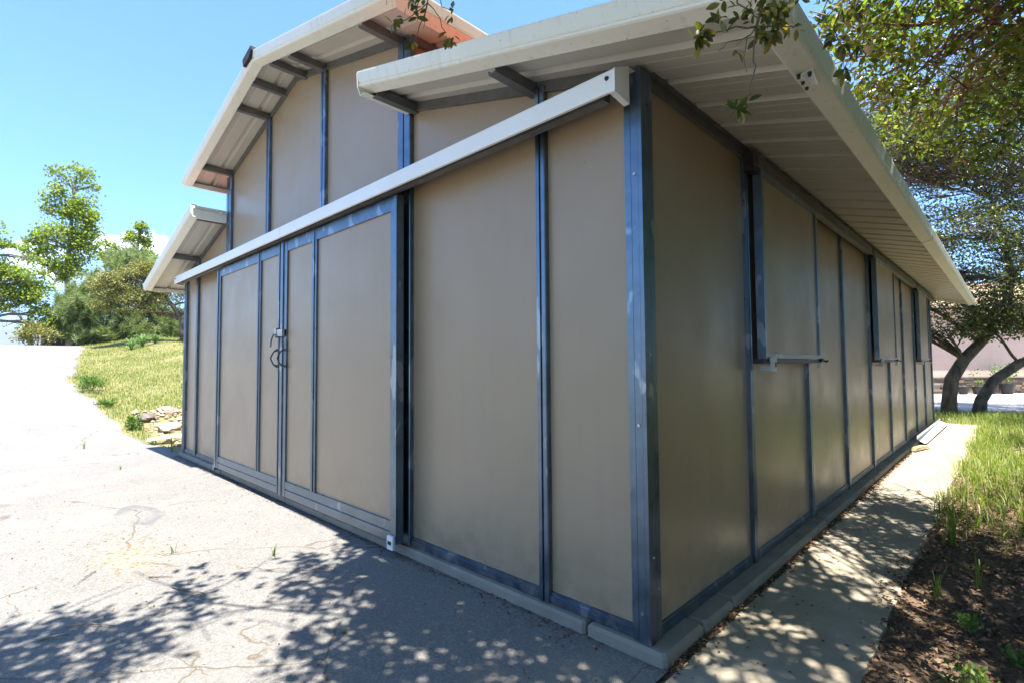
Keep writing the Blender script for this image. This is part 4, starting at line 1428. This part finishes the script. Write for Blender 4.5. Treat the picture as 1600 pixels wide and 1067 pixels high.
# small leafless tree at the end of the drive
D = 31
b0 = Q(47, D)
bt = empty('bare_tree', b0)
tag(bt, 'small leafless grey tree at the top of the drive', 'tree')
m1 = MB()
m1.tube([(b0[0], b0[1], b0[2] - 0.2), Q(47, D, 525), Q(44, D, 510), Q(34, D, 500)], [0.09, 0.08, 0.06, 0.04], 6)
keep(m1.obj('trunk', 'bark_pale', smooth=True), bt)
m1 = MB()
for (a, e) in (((44, 510), (25, 488)), ((34, 500), (12, 480)), ((34, 500), (30, 478)), ((44, 510), (55, 485)), ((25, 488), (8, 492)), ((44, 512), (20, 505)), ((55, 485), (62, 476)), ((30, 478), (22, 468)), ((20, 505), (5, 512)), ((12, 480), (2, 474))):
    pts = limb(m1, Q(a[0], D, a[1]), Q(e[0], D, e[1]), 0.03, 0.012, 0.1, 4, 4, 0.15)
    for k in range(3):
        p_ = pts[random.randint(1, 4)]
        v = rdir(1)[0]
        limb(m1, p_, (p_[0] + v[0] * 0.5, p_[1] + v[1] * 0.5, p_[2] + abs(v[2]) * 0.5), 0.012, 0.005, 0.1, 3, 3)
keep(m1.obj('branches', 'bark_pale', smooth=True), bt)

def shrub(name, base, r, hgt, n, leaf, label, cat='shrub', ll=(0.05, 0.1), group=None, stems=9, asp=0.5):
    t = empty(name, base)
    tag(t, label, cat, group)
    mb = MB()
    for k in range(stems):
        a = random.uniform(0, 6.28)
        q_ = random.uniform(0.2, 0.9)
        limb(mb, (base[0] + 0.06 * r * math.cos(a), base[1] + 0.06 * r * math.sin(a), base[2] - 0.03), (base[0] + r * q_ * math.cos(a), base[1] + r * q_ * math.sin(a), base[2] + hgt * random.uniform(0.5, 0.95)), 0.012 * max(r, 0.15), 0.005 * max(r, 0.15), 0.1, 4, 4)
    keep(mb.obj('stems', 'twig', smooth=True), t)
    C, A = clump_points([(base[0], base[1], base[2] + hgt * 0.52, r * 0.8, r * 0.8, hgt * 0.42, n)], clusters=16, spread=0.25)
    C[:, 2] = np.maximum(C[:, 2], base[2] + 0.01)
    A[:, 2] += 0.6
    ln = rng.uniform(ll[0], ll[1], n)
    V, F = leaf_cloud(C, A, rng.normal(size=(n, 3)) + np.array([0, 0, 0.6]), ln, ln * asp)
    o = arr_obj('foliage', V, F, leaf)
    o['kind'] = 'stuff'
    keep(o, t)
    return t
shrub('shrub', Q(60, 27.0), 0.75, 0.95, 1600, 'shrub_oak_leaf', 'low olive shrub at the far end of the drive below the bare tree', 'shrub', (0.07, 0.13))

# dark low shelter half hidden behind the pine
sp_ = Q(112, 33.5)
sh = empty('shelter', sp_)
tag(sh, 'low dark open shelter with a pale flat roof edge behind the pine', 'shelter')
def shb(x0, x1, y0, y1, z0, z1, nm, mt):
    o = MB().box(sp_[0] + x0, sp_[0] + x1, sp_[1] + y0, sp_[1] + y1, sp_[2] + z0, sp_[2] + z1).obj(nm, mt)
    keep(o, sh)
shb(-1.2, 1.0, -1.3, 2.6, 1.05, 1.13, 'roof', 'bolt_steel')
shb(-1.0, -0.9, -1.1, 2.4, 0, 1.05, 'wall', 'shed_dark')
for yy in (-1.15, 0.6, 2.4):
    shb(0.75, 0.85, yy, yy + 0.1, -0.1, 1.05, 'post', 'shed_dark')

def strap_plant(name, base, n, L, w, mat, label, cat, group=None, lean=0.5):
    t = empty(name, base)
    tag(t, label, cat, group)
    for k in range(n):
        a = random.uniform(0, 6.28)
        l_ = L * random.uniform(0.6, 1.1)
        ou = random.uniform(0.2, 1.0) * lean
        pts = [(0, 0), (ou * 0.25 * l_, 0.55 * l_), (ou * 0.65 * l_, 0.85 * l_), (ou * 1.05 * l_, 0.80 * l_ - 0.15 * ou * l_)]
        ca, sa = math.cos(a), math.sin(a)
        vs, fs = [], []
        bx_, by_ = base[0] + random.uniform(-1, 1) * 0.05 * L, base[1] + random.uniform(-1, 1) * 0.05 * L
        for i, (u, z) in enumerate(pts):
            ww = w * (1.0, 0.9, 0.6, 0.05)[i]
            vs += [(bx_ + ca * u - sa * ww, by_ + sa * u + ca * ww, base[2] - 0.02 + z), (bx_ + ca * u + sa * ww, by_ + sa * u - ca * ww, base[2] - 0.02 + z)]
        for i in range(3):
            fs.append((2 * i, 2 * i + 1, 2 * i + 3, 2 * i + 2))
        o = mesh_obj('leaf', vs, fs, mat)
        keep(o, t)
    return t
for k, (px, dd, sz, lab) in enumerate(((205, 23.0, 0.55, 'strap-leaved green plant at the left of the row on top of the grass bank'), (222, 23.4, 0.62, 'tallest strap-leaved plant in the middle of the row on top of the bank'), (242, 23.8, 0.5, 'strap-leaved green plant at the right of the row on top of the bank'))):
    strap_plant('strap_leaf_plant', Q(px, dd), 36, sz * 0.85, 0.020, 'strap_leaf', lab, 'plant', 'strap-leaved plants on the bank', 1.25)

# weeds along the drive edge on the left
for (x, y, r, hh, n, lab) in ((-13.9, -0.22, 0.33, 0.42, 700, 'big bushy green weed where the grass bank meets the drive'), (-9.95, -0.08, 0.15, 0.26, 300, 'small green weed beside the dark rock'), (-12.1, -0.18, 0.20, 0.18, 260, 'low pale weed on the drive edge between two taller weeds')):
    shrub('weed', (x, y, hz(x, y)), r, hh, n, 'weed_leaf', lab, 'weed', (0.04, 0.085), 'weeds along the drive edge', 6, 0.35)

# rocks, flashing strip at the left corner
def rock(name, c, s, mat, label, seed):
    r_ = np.random.default_rng(seed)
    bm = bmesh.new()
    bmesh.ops.create_icosphere(bm, subdivisions=3, radius=1.0)
    pl = [(Vector(rdir(1)[0]), r_.uniform(0.6, 0.95)) for _ in range(11)]
    for v in bm.verts:
        d = v.co.normalized()
        k = 1.0
        for n_, o_ in pl:
            t = d.dot(n_)
            if t > 0.05:
                k = min(k, o_ / t)
        v.co = d * k * (1 + 0.10 * math.sin(d.x * 7 + seed) * math.sin(d.y * 6) + 0.06 * math.sin(d.z * 13 + d.x * 11) + 0.05 * math.sin(d.y * 23 + seed))
        v.co = Vector((v.co.x * s[0], v.co.y * s[1], v.co.z * s[2]))
    me = bpy.data.meshes.new(name)
    bm.to_mesh(me)
    bm.free()
    me.materials.append(MAT[mat])
    o = bpy.data.objects.new(name, me)
    COL.objects.link(o)
    o.location = c
    tag(o, label, 'rock', 'rocks beside the left barn corner')
    return o
rock('rock', (-10.5, 0.22, hz(-10.5, 0.22) + 0.03), (0.22, 0.20, 0.13), 'rock_dark', 'dark blackened rock at the foot of the grass bank', 3)
rock('rock', (-9.55, 0.36, hz(-9.55, 0.36) + 0.02), (0.26, 0.22, 0.12), 'rock_pale', 'large pale rock nearest the left barn corner', 9)
rock('rock', (-10.75, 0.56, hz(-10.75, 0.56) + 0.02), (0.22, 0.18, 0.11), 'rock_pale', 'smaller pale rock behind the large pale one', 14)
rock('rock', (-10.0, 0.30, hz(-10.0, 0.30)), (0.12, 0.10, 0.06), 'rock_pale', 'smallest tan rock between the dark rock and the pale one', 19)
rb_ = MB()
rr2 = np.random.default_rng(41)
for k in range(240):
    x_, y_ = rr2.uniform(-11.3, -8.3), rr2.uniform(0.02, 0.9)
    s_ = rr2.uniform(0.015, 0.07) * (1.4 if rr2.uniform() > 0.9 else 0.8)
    c_ = Vector((x_, y_, hz(x_, y_) + s_ * 0.2))
    o6 = [Vector(v) * s_ * rr2.uniform(0.6, 1.25) for v in ((1, 0.2, 0), (-1, -0.1, 0.1), (0.1, 1, 0), (-0.2, -1, 0.1), (0.1, 0.1, 0.7), (0, 0, -0.6))]
    rb_.add([c_ + v for v in o6], [(0, 2, 4), (2, 1, 4), (1, 3, 4), (3, 0, 4), (2, 0, 5), (1, 2, 5), (3, 1, 5), (0, 3, 5)])
tag(rb_.obj('rubble', 'rock_pale'), 'brown dirt rubble between the rocks at the left barn corner', None, None, 'stuff')
fl = MB()
d_ = Vector((0.32, 0.95, 0.10)).normalized()
p0 = Vector((-8.75, -0.12, 0.0))
ring = []
for k in range(6):
    c_ = p0 + d_ * (0.62 * k / 5)
    s_ = Vector((0.95, -0.32, 0)).normalized()
    ring.append([c_ - s_ * 0.06 + Vector((0, 0, 0.03)), c_ + s_ * 0.06, c_ + s_ * 0.062 + Vector((0, 0, 0.004)), c_ - s_ * 0.06 + Vector((0, 0, 0.034))])
fl.loft(ring)
tag(fl.obj('flashing_strip', 'trim_clean'), 'white metal flashing strip lying tilted on the ground at the left barn corner', 'flashing')

# ------------------------------------------------------------------ grass
def blades(name, XY, Z, L, W, lean, mat, label, seed=1):
    r_ = np.random.default_rng(seed)
    n = len(XY)
    a = r_.uniform(0, 2 * math.pi, n)
    d = np.stack([np.cos(a), np.sin(a), np.zeros(n)], 1)
    s = np.stack([-np.sin(a), np.cos(a), np.zeros(n)], 1)
    b0 = np.concatenate([XY, Z[:, None]], 1) - np.array([0, 0, 0.015])
    le = (lean * r_.uniform(0.1, 1.2, n) * L)[:, None]
    Lc = L[:, None]
    Wc = np.broadcast_to(W, (n,))[:, None]
    up = np.array([[0, 0, 1.0]])
    m1_ = b0 + d * le * 0.3 + up * Lc * 0.55
    t = b0 + d * le + up * Lc * np.clip(1 - 0.3 * le / Lc, 0.4, 1)
    V = np.stack([b0 - s * Wc / 2, b0 + s * Wc / 2, m1_ + s * Wc * 0.42, m1_ - s * Wc * 0.42, t], 1).reshape(-1, 3)
    i = np.arange(n)[:, None] * 5
    F = np.concatenate([i + np.array([[0, 1, 2]]), i + np.array([[0, 2, 3]]), i + np.array([[3, 2, 4]])], 1).reshape(-1, 3)
    o = arr_obj(name, V, F, mat)
    tag(o, label, None, None, 'stuff')
    return o

def patchy(x, y, sc, seed):
    r_ = np.random.default_rng(seed)
    v = 0
    for k in range(6):
        a = r_.uniform(0, 6.28)
        f_ = sc * r_.uniform(0.5, 2.0)
        v = v + np.sin((x * math.cos(a) + y * math.sin(a)) * f_ + r_.uniform(0, 6.28))
    return v / 6
# left bank
n = 170000
u = rng.uniform(0, 1, n) ** 1.3
x = -8.3 - u * 22
y = rng.uniform(-0.6, 8.5, n)
de = np.array([drive_edge(v) for v in np.linspace(-31, -8.3, 400)])
dei = np.interp(x, np.linspace(-31, -8.3, 400), de)
keepm = (y > dei + rng.uniform(-0.10, 0.12, n)) & ((patchy(x, y, 1.1, 4) > -0.35) | (rng.uniform(0, 1, n) < 0.4))
keepm &= ~((x > -11.2) & (y > 0.05) & (rng.uniform(0, 1, n) < 0.82))
keepm &= ~((x < -19.5) & (x > -24) & (y > 2.2) & (rng.uniform(0, 1, n) < 0.6))
x, y = x[keepm], y[keepm]
L = rng.uniform(0.03, 0.09, len(x)) * (1 + 0.9 * (rng.uniform(0, 1, len(x)) > 0.93))
blades('bank_grass', np.stack([x, y], 1), height(x, y), L, 0.009, 1.0, 'dry_grass', 'short yellow-green grass covering the bank left of the barn', 2)
# grass on the right
n = 90000
x = rng.uniform(0.62, 9, n)
y = rng.uniform(2.4, 13.5, n)
kd = (x - CAM.x) * FWD.x + (y - CAM.y) * FWD.y
keepm = (kd < 12.9 + rng.uniform(-0.4, 0.4, n)) & (x > 0.66 + 0.08 * np.sin(y * 3) - 0.05 * rng.uniform(0, 1, n))
keepm &= (y > 3.6 + rng.uniform(-1.1, 0.9, n) - 0.3 * np.minimum(x, 2.5))
keepm &= (patchy(x, y, 1.6, 9) > -0.32)
x, y = x[keepm], y[keepm]
L = rng.uniform(0.06, 0.27, len(x))
blades('tall_grass', np.stack([x, y], 1), np.full(len(x), -0.075), L, 0.007, 1.0, 'green_grass', 'tall bright green and straw grass beside the concrete walk', 5)
# thin grass round the oak trunks behind the barn
n = 5000
x = rng.uniform(-1.2, 2.6, n)
y = rng.uniform(11.0, 14.2, n)
km = ((x - CAM.x) * FWD.x + (y - CAM.y) * FWD.y) < 12.9
x, y = x[km], y[km]
blades('tall_grass', np.stack([x, y], 1), np.full(len(x), -0.075), rng.uniform(0.05, 0.22, len(x)), 0.009, 0.8, 'green_grass', 'straggly grass round the feet of the oak trunks', 6)

# leaf litter in the dirt bed, in the gap beside the curb, and loose on the walk
def litter(name, XY, Z, ln, label, seed, mat='litter', flat=0.35, asp=0.5):
    r_ = np.random.default_rng(seed)
    n = len(XY)
    C = np.concatenate([XY, Z[:, None]], 1)
    a = r_.uniform(0, 6.28, n)
    Dd = np.stack([np.cos(a), np.sin(a), r_.normal(size=n) * flat], 1)
    N = r_.normal(size=(n, 3)) * flat + np.array([0, 0, 1.0])
    V, F = leaf_cloud(C, Dd, N, ln, ln * asp, 0.2)
    o = arr_obj(name, V, F, mat)
    tag(o, label, None, None, 'stuff')
    return o
n = 62000
x = rng.uniform(0.55, 5.5, n)
y = rng.uniform(-0.15, 5.4, n)
edge = 0.66 - 0.12 * sstep(0.9, 1.5, y) * (1 - sstep(1.8, 2.4, y)) - 0.06 * rng.uniform(0, 1, n) ** 3
km = x > edge
x, y = x[km], y[km]
litter('leaf_litter', np.stack([x, y], 1), dirt_z(x, y) + rng.uniform(0.003, 0.030, len(x)), rng.uniform(0.008, 0.040, len(x)) , 'brown fallen leaves and bark mulch over the dirt bed', 3)
n = 5200
y = rng.uniform(-0.05, 10.6, n) ** 1.0
x = rng.uniform(0.086, 0.135, n) + 0.012 * rng.normal(size=n) * (rng.uniform(0, 1, n) > 0.7)
litter('leaf_litter', np.stack([x, y], 1), np.full(n, -0.055) + rng.uniform(-0.006, 0.010, n), rng.uniform(0.010, 0.03, n), 'dark fallen leaves packed in the gap between curb and walk', 4)
n = 420
y = rng.uniform(-0.1, 7, n)
x = 0.14 + rng.uniform(0, 1, n) ** 1.7 * 0.5
litter('leaf_litter', np.stack([x, y], 1), np.full(n, -0.0475), rng.uniform(0.010, 0.026, n), 'few loose leaves scattered on the concrete walk', 8, flat=0.12)
n = 260
y = rng.uniform(0.4, 6, n)
x = rng.uniform(0.0, 0.085, n)
km = patchy(x * 8, y, 2.5, 3) > 0.05
litter('leaf_litter', np.stack([x[km], y[km]], 1), np.full(int(km.sum()), 0.0015), rng.uniform(0.010, 0.026, int(km.sum())), 'dead leaves lying on top of the curb blocks', 9, flat=0.12)
# dust and debris along the door foot and the drive
n = 1500
x = rng.uniform(-7.2, -0.2, n)
y = -0.045 - np.abs(rng.normal(size=n)) * 0.05
litter('leaf_litter', np.stack([x, y], 1), np.full(n, -0.0545), rng.uniform(0.006, 0.022, n), 'dark crumbs and leaves swept along the foot of the doors', 12, flat=0.2)
n = 800
x = -2.98 + rng.normal(size=n) * 0.30 - 0.15 * rng.uniform(0, 1, n) ** 2
y = -1.25 + rng.normal(size=n) * 0.15
litter('dry_needles', np.stack([x, y], 1), np.full(n, -0.0545), rng.uniform(0.012, 0.045, n), 'patch of tan dry needles and stems on the asphalt', 13, 'straw', 0.05, 0.07)
n = 900
x = rng.uniform(-7.5, 0.1, n)
y = -0.15 - rng.uniform(0, 1, n) * 2.2
litter('leaf_litter', np.stack([x, y], 1), np.full(n, -0.0545), rng.uniform(0.006, 0.020, n), 'scattered leaf crumbs on the open asphalt', 15, flat=0.15)

# weeds in the dirt bed
wl = [((0.95, 0.60), 0.10, 0.09, 90, 'low leafy weed at the bottom of the picture beside the walk end'), ((1.12, 0.95), 0.08, 0.10, 80, 'bright green leafy weed in the middle of the leaf litter'), ((0.93, 1.15), 0.06, 0.09, 50, 'small pale green weed left of the bright green one'), ((1.25, 0.75), 0.07, 0.07, 60, 'ground-hugging weed right of the bright green one')]
for (p_, r, hh, n, lab) in wl:
    shrub('weed', (p_[0], p_[1], -0.06), r, hh, n, 'weed_leaf', lab, 'weed', (0.018, 0.036), 'weeds in the dirt bed', 6, 0.6)
# grass tufts: edge of the walk, cracks in the drive, left corner
tl = [((0.80, 2.55, -0.06), 16, 0.34, 'green_grass', 'tall grass tuft leaning over the walk in the shade'), ((0.95, 1.75, -0.06), 7, 0.26, 'green_grass', 'thin upright grass tuft in the middle of the leaf litter'), ((0.80, 1.45, -0.06), 7, 0.22, 'green_grass', 'short grass tuft at the litter edge of the walk'),
      ((1.15, 1.35, -0.06), 6, 0.28, 'green_grass', 'lone seeding grass tuft at the right of the litter'), ((-7.72, 0.0, -0.06), 9, 0.34, 'green_grass', 'grass tuft against the left corner post of the barn'), ((-6.6, -0.78, -0.058), 6, 0.10, 'dry_grass', 'dry tuft in the drive crack nearest the left corner'),
      ((-8.85, -0.88, -0.03), 6, 0.16, 'dry_grass', 'dry tuft farthest up the drive in a crack'), ((-2.87, -1.06, -0.058), 5, 0.13, 'dry_grass', 'straw tuft beside the patch of dry needles'), ((-1.11, -0.78, -0.058), 9, 0.045, 'weed_leaf', 'tiny green sprout in the shaded drive crack'), ((-2.35, -0.62, -0.058), 5, 0.12, 'dry_grass', 'thin straw tuft standing on the sunlit drive by the doors')]
for (p_, n, L0, mt, lab) in tl:
    strap_plant('grass_tuft', p_, n, L0, 0.0035, mt, lab, 'grass tuft', 'grass tufts', 0.6)

# dry twigs on the drive
for k, (pa, pb, lab) in enumerate((((-2.86, -1.46), (-2.70, -1.56), 'short dark twig left of the needle patch on the drive'), ((-2.26, -1.20), (-2.02, -1.10), 'dark twig pointing at the tree shade on the drive'), ((-2.12, -1.66), (-1.96, -1.50), 'curved twig at the edge of the tree shade'), ((-2.05, -1.76), (-2.01, -1.66), 'pale twig nearest the lower left corner'), ((-2.52, -1.26), (-2.42, -1.16), 'thin twig in the needle patch'))):
    mb = MB()
    a, e = (pa[0], pa[1], -0.052), (pb[0], pb[1], -0.050)
    limb(mb, a, e, 0.004, 0.0018, 0.06, 6, 5, 0.06)
    tag(mb.obj('dry_twig', 'twig_dead', smooth=True), lab, 'twig', 'dry twigs on the drive')

# white gutter offcut and split wood at the far end of the walk
gu = MB()
pa, pb = Vector((0.13, 7.6, 0.02)), Vector((0.16, 10.7, 0.035))
dv = (pb - pa).normalized()
sv = dv.cross(Vector((0, 0, 1))).normalized()
prof = [(-0.05, 0.055), (-0.05, 0.0), (0.045, -0.052), (0.068, -0.038), (0.066, -0.034), (0.045, -0.047), (-0.046, 0.004), (-0.046, 0.055)]
gu.loft([[p_ + sv * a + Vector((0, 0, c_)) for a, c_ in prof] for p_ in (pa, pa.lerp(pb, 0.5), pb)])
tag(gu.obj('gutter_length', 'trim_clean'), 'white metal gutter length lying against the wall at the far end of the walk', 'gutter')
wd = MB()
wd.loft([[(0.10, 6.75, -0.03), (0.16, 6.75, -0.035), (0.17, 6.77, 0.0), (0.11, 6.78, 0.01)], [(0.16, 7.0, -0.03), (0.22, 7.02, -0.035), (0.22, 7.05, 0.005), (0.17, 7.05, 0.015)], [(0.24, 7.22, -0.045), (0.27, 7.22, -0.048), (0.27, 7.24, -0.03), (0.25, 7.25, -0.03)]])
tag(wd.obj('wood_scrap', 'old_wood'), 'splintered tan wood scrap on the walk before the gutter length', 'wood')

# ------------------------------------------------------------------ building across the gravel lot
bo = camxy(19.6, 18)
bld = empty('stucco_building', (bo[0], bo[1], -0.07))
tag(bld, 'pink stucco building with a stone veneer base across the gravel lot', 'building')
ang = math.atan2(RGT.y, RGT.x)
bld.rotation_euler = (0, 0, ang)
def lb(mb, nm, mt, kind=None):
    o = mb.obj(nm, mt, bld)
    if kind:
        o['kind'] = kind
    return o
lb(MB().box(-12, 14, 0.0, 7, 0, 3.2), 'wall', 'stucco')
lb(MB().prism([(-0.5, 3.2), (3.5, 4.6), (7.5, 3.2), (7.5, 3.3), (3.5, 4.75), (-0.5, 3.3)], 'x', -12.5, 14.5), 'roof', 'old_wood')
lb(MB().box(-12, 14, -0.10, -0.002, 0.60, 0.645), 'ledge', 'curb')
vn = MB()
z = 0.01
row = 0
while z < 0.58:
    hh = random.choice((0.07, 0.09, 0.11))
    xx = -12 + random.uniform(0, 0.2)
    while xx < 8:
        l_ = random.uniform(0.18, 0.5)
        dpt = random.uniform(0.045, 0.085)
        vn.box(xx, xx + l_ - 0.012, -dpt, -0.003, z, min(z + hh, 0.595) - 0.010)
        xx += l_
    z += hh
lb(vn, 'stone_veneer', 'veneer', 'stuff')

def pot(lat, dep, s, plant, lab):
    p_ = camxy(dep, lat)
    base = (p_[0], p_[1], -0.066)
    t = empty('plant_pot', base)
    tag(t, lab, 'pot', 'black pots along the stone base')
    prof = [(0.0, 0.0), (0.125, 0.0), (0.165, 0.26), (0.185, 0.262), (0.187, 0.30), (0.160, 0.30), (0.150, 0.25), (0.0, 0.245)]
    rings = [[(base[0] + s * r * math.cos(a), base[1] + s * r * math.sin(a), base[2] + s * zz) for a in [2 * math.pi * k / 16 for k in range(16)]] for r, zz in [(max(r, 0.002), zz) for r, zz in prof]]
    keep(MB().loft(rings).obj('pot', 'black_pot', smooth=False), t)
    if plant:
        C, A = clump_points([(base[0], base[1], base[2] + s * (0.3 + 0.32), 0.28 * s, 0.28 * s, 0.30 * s, plant)], clusters=9, spread=0.3)
        ln = rng.uniform(0.06, 0.12, len(C))
        V, F = leaf_cloud(C, A, rng.normal(size=C.shape), ln, ln * 0.5)
        o = arr_obj('foliage', V, F, 'weed_leaf')
        o['kind'] = 'stuff'
        keep(o, t)
        mb = MB()
        for k in range(5):
            v = rdir(1)[0]
            limb(mb, (base[0], base[1], base[2] + s * 0.24), (base[0] + v[0] * 0.2, base[1] + v[1] * 0.2, base[2] + s * 0.7), 0.008, 0.004, 0.1, 3, 4)
        keep(mb.obj('stems', 'twig'), t)
for lat, s, pl_, lab in ((16.72, 0.95, 0, 'empty black pot seen between the two leaning oak trunks'), (17.25, 0.95, 60, 'black pot right behind the slanting oak trunk'), (17.75, 1.0, 0, 'empty black pot just right of the slanting trunk'), (18.35, 1.25, 260, 'largest black pot with a leafy plant, rightmost in the row')):
    pot(lat, 19.1, s, pl_, lab)

# ------------------------------------------------------------------ the air: thin haze round the whole place
HAZE = 0.00022
if HAZE:
    hm = bpy.data.materials.new('haze')
    hm.use_nodes = True
    nt = hm.node_tree
    nt.nodes.clear()
    out = nt.nodes.new('ShaderNodeOutputMaterial')
    pv = nt.nodes.new('ShaderNodeVolumePrincipled')
    pv.inputs['Color'].default_value = (0.50, 0.72, 1.0, 1)
    pv.inputs['Density'].default_value = HAZE
    pv.inputs['Anisotropy'].default_value = 0.2
    nt.links.new(pv.outputs[0], out.inputs['Volume'])
    MAT['haze'] = hm
    hz_ = MB().box(-4300, 4300, -4300, 4300, -150, 400).obj('haze', 'haze')
    tag(hz_, 'thin pale blue haze in the air over the distance', None, None, 'stuff')
